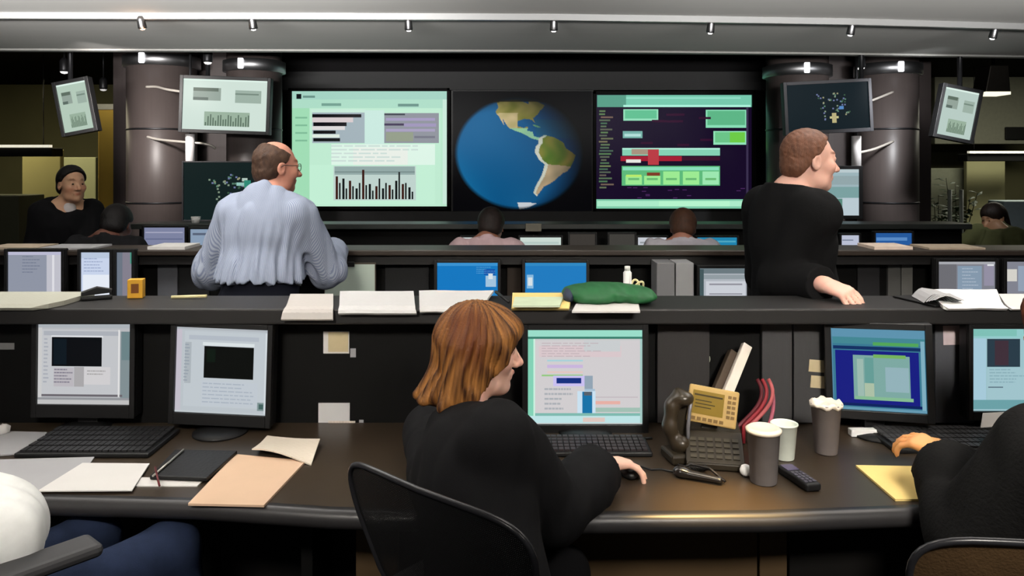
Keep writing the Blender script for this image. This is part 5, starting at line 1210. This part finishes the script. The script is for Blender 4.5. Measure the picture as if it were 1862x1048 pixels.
# ---------------------------------------------------------------- front ledge
droop('pale newspapers spread at the left end of the front ledge', -60, 172, -110, 60, 0.0, printed('newsprint', (160, 160, 148), (110, 110, 100), 26), 0.016)
droop('folded newspaper overhanging the ledge above the white pinned note, leftmost of three', 528, 606, 512, 606, 0.035, printed('newspaper', (188, 184, 180), (120, 116, 112), 28), 0.008)
droop('open newspaper on the front ledge, middle of three', 618, 752, 616, 758, 0.016, PRT, 0.010, lift=0.008)
droop('printed papers on the front ledge left of the bob haired head', 762, 898, 764, 850, 0.010, PRT, 0.008, lift=0.012)
b = MB(); b.tube([P(312, 536, 2.80), P(376, 534, 2.80)], [0.006, 0.006], 10); 
for v in b.v: v.z += 1.1705-P(344, 535, 2.80).z
single('marker', 'cream marker pen lying on the front ledge right of the yellow carton', 'pen', b, mat('cream plastic', (206, 196, 150), 0.4))
def boxitem(name, label, cat, px, half, y0, zb, d, dep, m, bevel=0.003, rz=0.0):
    x = wx(px, d); zt_ = EYE-(y0-HY)/FPX*d; hw = half/FPX*d
    t = MB(); t.box((0, 0, (zt_-zb)/2), (2*hw, dep, zt_-zb)); o = t.build(name, m, None, bevel); o.location = (x, d, zb); o.rotation_euler.z = rz
    return tag(o, label, cat)
t = thing('carton', 'small yellow carton with brown picture, on the front ledge at left', 'box', (wx(248, 2.82), 2.82, 1.164), 0.2)
b = MB(); b.box((0, 0, 0.034), (0.052, 0.04, 0.068)); b.build('box_body', mat('yellow carton', (214, 160, 46), 0.6), t, bevel=0.002)
b = MB(); b.box((0.0, -0.0205, 0.036), (0.026, 0.001, 0.034)); b.build('picture', mat('brown print', (120, 70, 24), 0.6), t)
t = thing('stapler', 'black stapler on the newspapers at the left end of the ledge', 'stapler', (wx(176, 2.78), 2.78, 1.1805-0.016), 0.5)
b = MB(); b.box((0, 0, 0.006), (0.10, 0.026, 0.012)); b.build('base', BLK, t, bevel=0.003)
b = MB(); b.prism([(-0.05, -0.012, 0.016), (0.05, -0.012, 0.022), (0.05, -0.012, 0.034), (0.0, -0.012, 0.046), (-0.05, -0.012, 0.030)], (0, 0.024, 0)); b.build('arm', BLK, t, bevel=0.003)
droop('cream covered pad on the front ledge behind the bob haired head, lower of two', 932, 1040, 930, 1034, 0.0, YEL, 0.012)
sheet('pale green booklet on top of the cream pad', [(936, 540), (1024, 540), (1018, 556), (932, 556)], 1.1775, mat('pale green cover', (190, 204, 176), 0.7), 0.006, name='booklet', cat='booklet')
b = MB(); b.tube([P(902, 533, 2.84), P(928, 560, 2.62)], [0.005, 0.004], 8)
dz = 1.171-min(v.z for v in b.v)
for v in b.v: v.z = 1.171+(v.z-min(1e9, v.z))*0+0.004*((v.y-2.62)/0.22)
b = MB(); b.tube([(wx(902, 2.84), 2.84, 1.1815), (wx(925, 2.63), 2.63, 1.1815)], [0.006, 0.005], 8)
single('pen', 'thick black pen on the papers behind the bob haired head', 'pen', b, BLK)
sheet('white sheet under the green cloth bag on the ledge', [(1050, 548), (1160, 548), (1164, 566), (1040, 566)], 1.1642, PAPER, 0.006)
S = SDF()
for (px, d, z, rx_, ry_, rz_) in [(1060, 2.74, 1.196, .075, .085, .026), (1100, 2.73, 1.20, .085, .08, .030), (1142, 2.73, 1.195, .075, .08, .026), (1168, 2.70, 1.188, .05, .06, .018), (1082, 2.68, 1.19, .07, .05, .018)]:
    S.ell((wx(px, d), d, z), (rx_, ry_, rz_), None, 0.03)
S.cut((0, 0, 1.1705), (0, 0, -1))
fw = wob(81, 70, 6); V, Fq = S.mesh(0.005, lambda p: 0.006*np.abs(fw(p))-0.003)
g0 = (wx(1105, 2.72), 2.72, 1.1705)
o = np_mesh('cloth_bag', V, Fq, mat('green nylon', (34, 92, 52), 0.55, spec=0.35, var=0.35, vscale=30), None, None, g0); o.location = g0; tag(o, 'crumpled green cloth bag on the front ledge', 'bag')
S = SDF(); S.ell((wx(1034, 2.72), 2.72, 1.19), (0.022, 0.075, 0.026), None, 0.02); S.cut((0, 0, 1.1705), (0, 0, -1)); V, Fq = S.mesh(0.005, lambda p: 0.004*np.abs(fw(p)))
g0 = (wx(1034, 2.72), 2.72, 1.1705); o = np_mesh('pouch', V, Fq, mat('dark blue nylon', (44, 52, 72), 0.6), None, None, g0); o.location = g0; tag(o, 'small dark blue pouch left of the green cloth bag', 'pouch')
x = wx(1141, 2.84)
t = thing('bottle', 'slim white bottle standing behind the green cloth bag', 'bottle', (x, 2.842, 1.164))
b = MB(); b.lathe([(0.0001, 0), (0.0145, 0), (0.0155, 0.004), (0.0155, 0.088), (0.010, 0.096), (0.0001, 0.096)], 20); b.build('bottle_body', mat('white plastic', (226, 226, 224), 0.4), t)
b = MB(); b.lathe([(0.0001, 0.096), (0.0105, 0.096), (0.0105, 0.112), (0.0001, 0.113)], 20); b.build('cap', mat('white plastic', (226, 226, 224)), t)
b = MB(); c0 = Vector((wx(1166, 2.83), 2.835, 1.182))
b.tube([c0+Vector((0.016*math.cos(a)-0.012+0.014*math.sin(a), 0.0, 0.026*math.sin(a)+0.012)) for a in np.linspace(0, 6.28, 18)[:-1]], 0.004, 8, closed=True)
b.tube([c0+Vector((-0.02+0.014*math.cos(a), 0.008, 0.024*math.sin(a)+0.02)) for a in np.linspace(0, 6.28, 18)[:-1]], 0.004, 8, closed=True)
single('scissors', 'cream handled scissors leaning beside the white bottle', 'scissors', b, mat('cream plastic', (206, 196, 150)))
droop('thick white paper stack on the front ledge, right of the person in black sweater', 1690, 1812, 1722, 1830, 0.0, mat('bright paper', (232, 232, 230), 0.85, spec=0.1, var=0.03), 0.012, lift=0.012)
droop('white papers on the ledge at the right edge', 1816, 1960, 1838, 1980, 0.0, PAPER, 0.008)
t = thing('ring_binder', 'open black ring binder with curled pages, left of the thick white paper stack', 'binder', (wx(1676, 2.74), 2.74, 1.1635))
b = MB(); b.box((0.015, 0, 0.004), (0.11, 0.2, 0.006), R=Matrix.Rotation(0.25, 3, 'Z')); b.build('cover', BLK, t, bevel=0.002)
b = MB()
for k in range(5):
    pts = [Vector((-0.035+0.10*u+0.004*k, -0.08-0.01*k+0.0*u, 0.009+0.004*k+0.030*math.sin(math.pi*min(1, u*1.25))*(1-0.13*k))) for u in np.linspace(0, 1, 9)]
    vs = []; fs = []
    for p in pts: vs += [p, p+Vector((0.03, 0.14, 0)), p+Vector((0.03, 0.14, 0.0012)), p+Vector((0, 0, 0.0012))]
    for i in range(8):
        for j in range(4): fs.append((i*4+j, i*4+(j+1) % 4, i*4+4+(j+1) % 4, i*4+4+j))
    b.add(vs, fs)
b.build('pages', PAPERG, t)
# ---------------------------------------------------------------- middle row
t = thing('clipboard', 'clipboard with pale typed sheet and black clip, propped on the middle row', 'clipboard', (wx(636, 4.04), 4.04, 0.7805))
b = MB(); b.box((0, 0.006, 0.18), (0.272, 0.004, 0.352)); b.build('board', mat('clipboard', (70, 62, 54), 0.6), t)
b = MB(); b.box((0, 0.002, 0.178), (0.262, 0.002, 0.338)); b.build('page', PRG, t)
b = MB(); b.box((0, -0.002, 0.348), (0.05, 0.012, 0.026)); b.build('clip', BLK, t, bevel=0.003)
for px, c, lb in ((1205, (112, 112, 114), 'left'), (1239, (138, 138, 140), 'right')):
    x = wx(px, 4.0)
    t = thing('binder', ('darker' if lb == 'left' else 'lighter')+' grey binder standing on the middle row, '+lb+' of the pair', 'binder', (x, 4.0, 0.7805))
    b = MB(); b.box((0, 0, 0.185), (0.092, 0.16, 0.37)); b.build('cover', mat('grey binder '+lb, c, 0.6, var=0.06), t, bevel=0.004)
def top_sheet(label, x0, x1, m, th=0.006, y0=4.08, y1=4.28, sk=0.0):
    b = MB(); q = [(wx(x0, y0), y0, 1.2005), (wx(x1, y0), y0, 1.2005), (wx(x1, y0)+sk, y1, 1.2005), (wx(x0, y0)+sk, y1, 1.2005)]
    b.prism(q, (0, 0, th)); return single('paper_stack', label, 'paper', b, m)
top_sheet('tan papers on the middle counter at the left edge', -30, 66, mat('tan paper', (176, 160, 140), 0.85), 0.012)
top_sheet('pale papers on the middle counter, before the person in black jacket', 72, 168, PAPERG, 0.01)
top_sheet('white curled paper on the middle counter left of the striped shirt', 268, 336, PAPER, 0.016)
top_sheet('white papers with orange edge on the middle counter right of the person in black sweater', 1590, 1660, mat('warm white paper', (226, 206, 190), 0.85), 0.016)
top_sheet('tan papers on the middle counter at the far right', 1690, 1792, mat('tan paper', (176, 160, 140)), 0.01)
# far row bits
b = MB(); b.lathe([(0.0001, 0), (0.028, 0), (0.036, 0.05), (0.0001, 0.05)], 18); o = b.build('cup', mat('white plastic', (226, 226, 224))); o.location = (wx(356, 5.95), 5.95, 1.2005); tag(o, 'small white cup on the far ledge left of the striped shirt', 'cup')
b = MB(); b.box((0, 0, 0.03), (0.12, 0.03, 0.06)); o = b.build('sign', mat('dim sign', (120, 116, 104), 0.6), None, 0.003); p = P(970, 421, 5.83); o.location = (p.x, 5.835, p.z); tag(o, 'small pale sign on the far ledge right of the person in pink', 'sign')
# ---------------------------------------------------------------- right desk
def at(px, py, z=DZ): return PZ(px, py, z)
# mouse under the bob haired person's hand
p = at(1146, 866); S = SDF(); S.ell((p.x, p.y+0.02, DZ+0.008), (0.03, 0.055, 0.024), None, 0.01); S.cut((0, 0, DZ+0.001), (0, 0, -1)); V, Fq = S.mesh(0.004)
o = np_mesh('mouse', V, Fq, BLK, None, None, (p.x, p.y, DZ)); o.location = (p.x, p.y, DZ); tag(o, 'black mouse under the hand of the bob haired person', 'mouse')
# desk phone with golden display
pc = at(1300, 852); PH = Matrix.Translation(pc)
t = thing('desk_phone', 'desk phone with tilted golden display, right of the mint data monitor', 'phone', tuple(pc), -0.18)
b = MB(); b.prism([(-0.085, -0.02, 0.001), (0.085, -0.02, 0.001), (0.085, 0.20, 0.001), (-0.085, 0.20, 0.001)], (0, 0, 0.02))
b.prism([(-0.085, -0.02, 0.021), (-0.085, 0.20, 0.021), (-0.085, 0.20, 0.085), (-0.085, 0.075, 0.085)], (0.17, 0, 0)); b.build('base', mat('brown black plastic', (44, 38, 28), 0.45), t, bevel=0.004)
sl = Matrix.Translation((0, 0.026, 0.053)) @ Matrix.Rotation(math.radians(34), 4, 'X')
b = MB()
for j in range(4):
    for i in range(6): b.box((-0.062+i*0.025, 0.0, -0.036+j*0.02), (0.018, 0.010, 0.012), M=Matrix.Translation((0, 0.030, 0.052)) @ Matrix.Rotation(math.radians(-56), 4, 'X'))
b.build('keypad', mat('phone keys', (66, 60, 48), 0.5), t)
HM = Matrix.Translation((0.0, 0.10, 0.155)) @ Matrix.Rotation(math.radians(8), 4, 'Y') @ Matrix.Rotation(math.radians(-14), 4, 'X')
GOLD = mat('gold plastic', (190, 158, 96), 0.4, spec=0.4, var=0.1)
b = MB(); b.box((0, 0, 0), (0.152, 0.024, 0.112), M=HM); dh = b.build('display_housing', GOLD, t, bevel=0.005)
b = MB(); b.box((-0.016, -0.013, 0.006), (0.096, 0.003, 0.07), M=HM); b.build('lcd', mat('olive lcd', (122, 98, 24), 0.3, spec=0.4, emit=0.25), dh)
b = MB()
for (x, z, w_, h_) in [(-0.016, 0.028, 0.086, 0.005), (-0.03, 0.012, 0.05, 0.003), (-0.024, 0.002, 0.06, 0.003), (-0.03, -0.008, 0.05, 0.003)]: b.box((x, -0.0150, z), (w_, 0.0012, h_), M=HM)
b.build('lcd_text', mat('lcd ink', (58, 46, 12), 0.5), dh)
b = MB()
for j in range(5): 
    for i in range(2): b.box((0.048+i*0.014, -0.013, 0.036-j*0.015), (0.010, 0.006, 0.009), M=HM)
for i in range(6): b.box((-0.055+i*0.017, -0.013, -0.043), (0.012, 0.006, 0.010), M=HM)
b.build('soft_keys', mat('dark gold keys', (120, 92, 44), 0.45), dh)
b = MB(); b.box((0, 0.03, -0.065), (0.05, 0.02, 0.09), M=HM); b.build('display_arm', mat('brown black plastic', (44, 38, 28)), t, bevel=0.003)
# handset upright in a cradle left of it
pc = at(1232, 836)
t = thing('handset', 'brown black telephone handset standing left of the golden phone display', 'handset', tuple(pc), 0.2)
b = MB(); b.box((0, 0, 0.016), (0.075, 0.10, 0.030)); b.box((0.022, 0.035, 0.10), (0.045, 0.035, 0.17)); b.build('cradle', mat('brown black plastic', (44, 38, 28)), t, bevel=0.008)
S = SDF()
pts = [(0.0, 0.005, 0.04), (-0.022, 0.01, 0.10), (-0.012, 0.015, 0.16), (0.012, 0.02, 0.19)]
for i in range(3): S.cap(pts[i], pts[i+1], 0.025, 0.025, 0.015, flat=((1, 0, 0), 0.8))
S.ell((0.006, -0.01, 0.052), (0.026, 0.03, 0.026), None, 0.015); S.ell((0.020, 0.0, 0.188), (0.032, 0.03, 0.022), None, 0.015)
V, Fq = S.mesh(0.004); np_mesh('grip', V, Fq, mat('bronze black plastic', (54, 46, 34), 0.3, spec=0.5), t)
b = MB(); b.tube([(0.03, -0.012, 0.035), (0.032, -0.006, 0.10), (0.040, 0.0, 0.15), (0.05, 0.004, 0.185)], 0.006, 8); b.build('side_strip', mat('silver strip', (150, 150, 156), 0.3, metal=0.6), t)
b = MB(); pts = []
for k in range(150):
    u = k/149; q = 2*math.pi*u*26
    c0 = Vector((-0.03+0.10*u, -0.075-0.03*math.sin(math.pi*u), 0.010)); pts.append(c0+Vector((0.0, 0.0065*math.cos(q), 0.0065*math.sin(q))))
b.tube(pts, 0.0018, 5); b.build('coiled_cord', BLK, t)
# mobile phone / remote / ball
pc = at(1276, 876)
t = thing('headset', 'black headset lying on the desk in front of the golden phone', 'headset', tuple(pc), 0.0)
S = SDF(); S.cap((-0.05, 0.03, 0.014), (0.045, -0.02, 0.012), 0.017, 0.011, 0.01, flat=((0, 0, 1), 0.8)); S.ell((-0.052, 0.034, 0.016), (0.024, 0.02, 0.016), None, 0.01); S.cut((0, 0, 0.001), (0, 0, -1)); V, Fq = S.mesh(0.0035); np_mesh('earpiece', V, Fq, mat('glossy black plastic', (26, 24, 24), 0.2, spec=0.6), t)
b = MB(); b.tube([(-0.06, 0.04, 0.012), (-0.02, 0.052, 0.03), (0.03, 0.03, 0.026), (0.062, -0.02, 0.008)], 0.004, 8); b.build('headband', DARKMET, t)
b = MB(); b.tube([(-0.06, 0.05, 0.005), (-0.10, 0.08, 0.004), (-0.13, 0.075, 0.004), (-0.16, 0.10, 0.004)], 0.003, 6); b.build('cord', BLK, t)
pc = at(1356, 866); b = MB(); b.lathe([(0.0001, 0), (0.008, 0.001), (0.016, 0.008), (0.0175, 0.018), (0.013, 0.029), (0.006, 0.033), (0.0001, 0.034)], 18); o = b.build('stress_ball', mat('white plastic', (226, 226, 224))); o.location = pc; tag(o, 'small white ball left of the large grey cup', 'ball')
pc = at(1452, 876)
t = thing('telephone_handset', 'black cordless handset lying right of the large grey cup', 'phone', tuple(pc), 0.22)
b = MB(); b.prism([(-0.024, -0.075, 0.001), (0.024, -0.075, 0.001), (0.026, 0.075, 0.001), (-0.026, 0.075, 0.001)], (0, 0, 0.022)); b.build('case', BLK, t, bevel=0.007, seg=3)
b = MB()
for j in range(5):
    for i in range(3): b.box((-0.013+0.013*i, -0.055+0.016*j, 0.0235), (0.009, 0.010, 0.003))
b.build('keys', mat('grey keys', (86, 84, 96), 0.4), t)
b = MB(); b.box((0, 0.045, 0.0235), (0.036, 0.04, 0.002)); b.build('display', mat('dim lcd', (84, 76, 104), 0.25, spec=0.5), t)
def cup(label, px, py, r0, r1, h_, m, lid=None, rimc=None, name='paper_cup', crumple=False):
    pc = at(px, py); t = thing(name, label, 'cup', (pc.x, pc.y+r0, DZ))
    b = MB(); b.lathe([(0.0001, 0.002), (r0-0.002, 0.002), (r0, 0.0), (r0+0.001, 0.002), (r1, h_-0.004), (r1+0.0025, h_-0.003), (r1+0.003, h_), (r1+0.0005, h_+0.002), (r1-0.003, h_-0.002), (r0-0.002, 0.008), (0.0001, 0.006)], 32); b.build('cup_body', m, t)
    if lid:
        b = MB(); b.lathe([(r1+0.004, h_-0.006), (r1+0.005, h_+0.002), (r1-0.001, h_+0.006), (r1-0.004, h_+0.008), (r1-0.008, h_+0.003), (0.0001, h_+0.003)], 32)
        if crumple:
            for v in b.v: v.z += 0.006*math.sin(v.x*170+1)*math.cos(v.y*140)
        b.build('lid', lid, t)
    return t
WHT = mat('white lid plastic', (226, 216, 200), 0.45, spec=0.3)
cup('large grey paper cup with white lid on the right desk', 1396, 886, 0.036, 0.0455, 0.150, mat('grey cup card', (110, 105, 104), 0.7, spec=0.15, var=0.1, vscale=30), WHT)
t = cup('white foam cup just behind the large grey cup', 1432, 840, 0.029, 0.039, 0.108, mat('white foam', (216, 222, 210), 0.6, spec=0.2), None, name='foam_cup')
cup('tall grey cup with crumpled white lid, left of the blue framed monitor', 1510, 830, 0.033, 0.0455, 0.155, mat('taupe cup card', (118, 110, 107), 0.7, spec=0.15), WHT, crumple=True)
# leaning slabs, badge and cables on the grey recess
def slab(name, label, cat, top, bot, wd, th, d0, d1, m):
    a = P(*bot, d0); c = P(*top, d1)
    ax = (c-a); L_ = ax.length; ax.normalize(); side = Vector((0, 1, 0)).cross(ax).normalized(); nn = ax.cross(side)
    M = Matrix(((side.x, nn.x, ax.x, a.x), (side.y, nn.y, ax.y, a.y), (side.z, nn.z, ax.z, a.z), (0, 0, 0, 1)))
    b = MB(); b.box((0, 0, L_/2), (wd, th, L_)); o = b.build(name, m, None, 0.003); o.matrix_world = M; return tag(o, label, cat)
slab('white_folder', 'tall white slab leaning behind the golden phone display', 'folder', (1358, 628), (1300, 770), 0.034, 0.022, 2.52, 2.66, mat('white card slab', (214, 206, 194), 0.6, spec=0.2, var=0.1, vscale=20))
slab('brown_folder', 'dark brown slab leaning left of the white slab', 'folder', (1336, 642), (1282, 770), 0.045, 0.03, 2.55, 2.67, mat('brown card', (70, 58, 46), 0.6))
t = thing('badge', 'red and white badge hanging on the partition left of the leaning slabs', 'badge', tuple(P(1278, 672, 2.705)))
b = MB(); b.box((0.0, 0, 0.02), (0.024, 0.003, 0.034)); b.build('card_holder', mat('pale badge', (170, 170, 150), 0.5), t, bevel=0.003)
b = MB(); b.box((-0.024, 0, 0.016), (0.020, 0.004, 0.02)); b.build('red_tag', mat('red plastic', (150, 44, 30), 0.5), t, bevel=0.003)
b = MB(); b.tube([(0.012*math.cos(a)+0.012, 0, 0.016*math.sin(a)+0.02+0.016) for a in np.linspace(0, 6.28, 16)[:-1]], 0.0025, 6, closed=True); b.tube([(-0.01, 0.004, 0.03), (-0.012, 0.004, 0.085)], 0.002, 6); b.build('loop', mat('pale badge', (170, 170, 150)), t)
for k, (dx, c) in enumerate([(0, (128, 36, 44)), (11, (168, 84, 86)), (-9, (84, 24, 32)), (46, (160, 84, 100))]):
    pts = []
    for u in np.linspace(0, 1, 14):
        px = 1352+dx+42*math.sin(u*2.2)*(1 if dx < 40 else 0.2); py = 775-85*u*(1-0.3*(dx > 40))
        pts.append(P(px, py, 2.50+0.1*u))
    pts = [Vector((p.x, p.y, max(p.z, DZ+0.006))) for p in pts]
    pts = [Vector((pts[0].x, pts[0].y, DZ+0.006))]+pts
    b = MB(); b.tube(pts, 0.0065, 8)
    single('cable', ['red cable looping up behind the golden phone, middle one', 'pale red cable looping up behind the golden phone, rightmost', 'dark red cable looping up behind the golden phone, leftmost', 'pink cable standing behind the white foam cup'][k], 'cable', b, mat('cable %d' % k, c, 0.5))
sheet('yellow note sheet on the right desk near the black fleece', [(1556, 846), (1664, 848), (1690, 908), (1628, 908)], DZ, YEL, 0.006, name='notepad', cat='notepad')
boxitem('small_box', 'small white box before the blue framed monitor', 'box', 1569, 24, 780, DZ, 2.585, 0.03, mat('white plastic', (226, 226, 224)))
b = MB(); q = [P(1784, 778, 2.46), P(1818, 776, 2.46), P(1826, 750, 2.49), P(1788, 752, 2.49)]
b.prism(q, (0, 0.003, 0)); dz = DZ+0.02-min(v.z for v in b.v); single('card', 'white card propped at the right, behind the shoulder in black fleece', 'card', b, PAPER)
b = MB(); b.tube([PZ(1062, 799, DZ+0.004), PZ(1186, 797, DZ+0.004)], 0.004, 8); single('pen', 'silver pen lying before the mint data monitor', 'pen', b, STEEL)
# ================================================================== the offices behind
BEIGE = mat('beige panel', (136, 130, 88), 0.8, spec=0.1, var=0.12, vscale=2)
def slabbox(name, label, cat, x0, y0, x1, y1, d, dep, m, floor=False, bevel=0.01, ceil=False):
    a = P(x0, y1, d); c = P(x1, y0, d); zb = 0.0 if floor else a.z; zt_ = 2.955 if ceil else c.z
    b = MB(); b.box((0, dep/2, (zt_-zb)/2), (c.x-a.x, dep, zt_-zb)); o = b.build(name, m, None, bevel); o.location = ((a.x+c.x)/2, d, zb); return tag(o, label, cat)
slabbox('partition_panel', 'beige office panel behind the person in black jacket', 'panel', 40, 272, 110, 420, 9.6, 0.08, BEIGE, True)
slabbox('pillar', 'yellow square pillar right of the person in black jacket', 'pillar', 178, 200, 211, 420, 9.0, 0.2, mat('yellow pillar', (232, 192, 84), 0.7, spec=0.15, var=0.15, vscale=3), True)
slabbox('pillar_cap', 'pale cap block on top of the yellow pillar', 'block', 174, 189, 208, 199.5, 8.97, 0.26, mat('pale cap', (226, 220, 190), 0.6))
slabbox('wall_board', 'pale green board standing between beige panel and yellow pillar', 'panel', 114, 286, 174, 420, 10.4, 0.06, mat('pale board', (118, 120, 92), 0.8, var=0.2, vscale=2), True)
slabbox('cabinet', 'dark cabinet at the far left edge', 'cabinet', -60, 356, 34, 420, 9.0, 0.5, mat('dark olive cabinet', (44, 46, 34), 0.7), True)
def pendant(label, x0, x1, y, d, em, hh=0.03):
    a = P(x0, y, d); c = P(x1, y, d)
    t = thing('hanging_light_strip', label, 'lamp', ((a.x+c.x)/2, d, a.z))
    L_ = c.x-a.x
    b = MB(); b.box((0, 0.1, -0.07), (L_, 0.22, 0.10)); b.build('strip_housing', BLKM, t, bevel=0.01)
    b = MB(); b.box((0, -0.02, 0.0), (L_*0.98, 0.06, hh)); b.build('diffuser', mat('lit diffuser %g' % em, (255, 246, 222), 0.5, emit=em), t)
    b = MB()
    for s_ in (-0.35, 0.35): b.tube([(L_*s_, 0.1, -0.03), (L_*s_, 0.1, 2.955-a.z)], 0.006, 6)
    b.build('suspension_rod', DARKMET, t)
pendant('long office lamp with bright top edge at the far left', -80, 96, 266, 9.0, 0.8)
pendant('long glowing strip in place of a lit shelf edge at the far right', 1758, 1900, 277, 10.2, 0.45)  # glowing strip stands in for a lit shelf edge; its hanging form is made up
slabbox('partition_panel', 'olive grey office panel behind the person in olive', 'panel', 1758, 292, 1828, 420, 10.8, 0.08, mat('olive grey panel', (126, 124, 92), 0.8, var=0.1, vscale=2), True)
slabbox('overhead_cabinet', 'grey overhead cabinet with dark vent at the far right', 'cabinet', 1700, 226, 1900, 262, 11.4, 0.4, mat('grey cabinet', (104, 104, 92), 0.7), False, ceil=True)
slabbox('vent_grille', 'dark vent on the grey overhead cabinet', 'vent', 1829, 231, 1880, 254, 11.36, 0.03, BLKM)
slabbox('shelf_unit', 'pale low shelf unit behind the far plants', 'shelf', 1690, 306, 1755, 420, 11.0, 0.3, mat('pale shelf', (96, 98, 84), 0.8), True)
slabbox('white_equipment', 'pale blue equipment case at the far right edge', 'equipment', 1826, 366, 1900, 402, 8.6, 0.3, mat('pale blue case', (150, 164, 168), 0.6), True)
def lampbox(label, x0, x1, y0, y1, d):
    a = P(x0, y1, d); c = P(x1, y0, d); t = thing('ceiling_lamp', label, 'lamp', ((a.x+c.x)/2, d, a.z))
    w_ = c.x-a.x
    b = MB(); b.prism([(-w_/2, 0, 0.02), (w_/2, 0, 0.02), (w_*0.42, 0, c.z-a.z), (-w_*0.3, 0, c.z-a.z)], (0, 0.25, 0)); b.build('shade', mat('lamp shade metal', (70, 66, 60), 0.4, metal=0.5), t, bevel=0.01)
    b = MB(); b.box((0, 0.12, 0.01), (w_*0.98, 0.25, 0.03)); b.build('diffuser', mat('lit lamp opal', (255, 244, 214), 0.5, emit=1.3), t)
    b = MB(); b.tube([(0.02, 0.12, c.z-a.z-0.03), (0.02, 0.12, 2.955-a.z)], 0.02, 8); b.build('stem', DARKMET, t)
lampbox('office ceiling lamp with bright rim at the upper right', 1792, 1838, 118, 171, 8.2)
def spotcan(label, px, py, d, em=4.0):
    c = P(px, py, d); t = thing('spot_lamp', label, 'lamp', tuple(c))
    b = MB(); b.lathe([(0.035, 0.0), (0.04, 0.02), (0.04, 0.10), (0.02, 0.13), (0.0001, 0.13)], 16); b.tube([(0, 0, 0.12), (0, 0, 2.955-c.z)], 0.008, 6); b.build('can', DARKMET, t)
    b = MB(); b.lathe([(0.0001, -0.018), (0.025, -0.012), (0.036, 0.002), (0.0001, 0.004)], 16); b.build('lens', mat('lit lens %g' % em, (255, 250, 244), 0.4, emit=em), t)
spotcan('small spot lamp above the narrow tilted display at far left', 117, 131, 7.0, 1.2)
spotcan('small dim spot lamp above the yellow pillar', 188, 163, 8.2, 0.3)
spotcan('small bright spot lamp between the two left columns', 378, 114, 6.9, 1.0)
spotcan('small bright spot lamp between the two right columns', 1565, 124, 7.1, 1.0)
# plants at the far right
LEAF = mat('dark green leaves', (50, 72, 36), 0.6, spec=0.3, var=0.4, vscale=6)
def plant(label, px, top, d, sp, n, seed, group='plants at the far right'):
    rr = random.Random(seed); x = wx(px, d); zt_ = EYE-(top-HY)/FPX*d
    t = thing('potted_plant', label, 'plant', (x, d, 0))
    b = MB(); b.lathe([(0.0001, 0), (0.13, 0), (0.17, 0.5), (0.18, 0.52), (0.15, 0.5), (0.0001, 0.48)], 20); b.build('pot', mat('grey pot', (70, 72, 70), 0.6), t)
    bs = MB(); bl = MB()
    for i in range(n):
        a = rr.uniform(0, 6.28); r_ = sp*rr.uniform(0.2, 1); h_ = (zt_-0.5)*rr.uniform(0.55, 1.0)
        p0 = Vector((0.03*math.cos(a), 0.03*math.sin(a), 0.48)); p2 = Vector((r_*math.cos(a), r_*math.sin(a), 0.5+h_)); p1 = (p0+p2)/2+Vector((0, 0, 0.1))
        bs.tube([p0, p1, p2], [0.007, 0.006, 0.003], 5)
        for k in range(14):
            u = 0.3+0.7*k/13; q = p0*(1-u)**2+2*p1*u*(1-u)+p2*u*u; aa = rr.uniform(0, 6.28); L_ = rr.uniform(0.08, 0.16)
            dv = Vector((math.cos(aa), math.sin(aa), rr.uniform(-0.5, 0.5))).normalized(); sv = dv.cross(Vector((0, 0, 1))).normalized()*L_*0.2
            bl.add([q, q+dv*L_*0.5+sv, q+dv*L_, q+dv*L_*0.5-sv, q+dv*L_*0.5+Vector((0, 0, 0.01))], [(0, 1, 4), (1, 2, 4), (2, 3, 4), (3, 0, 4)])
    bs.build('stems', mat('plant stem', (60, 56, 36), 0.7), t); bl.build('leaves', LEAF, t)
plant('tall bushy plant left of the person in olive', 1742, 318, 8.6, 0.22, 9, 3)
plant('dark thin plant right of the columns, at the far right', 1706, 352, 8.2, 0.16, 8, 5)
for k, (px, d) in enumerate([(1727, 8.0), (1748, 8.0)]):
    b = MB(); b.tube([(0, 0, 0), (0, 0, EYE-(345-HY)/FPX*d)], 0.02, 10); o = b.build('white_pole', mat('pale pole', (170, 176, 168), 0.5)); o.location = (wx(px, d), d, 0); tag(o, ['left', 'right'][k]+' one of two pale upright poles before the far plants', 'pole')
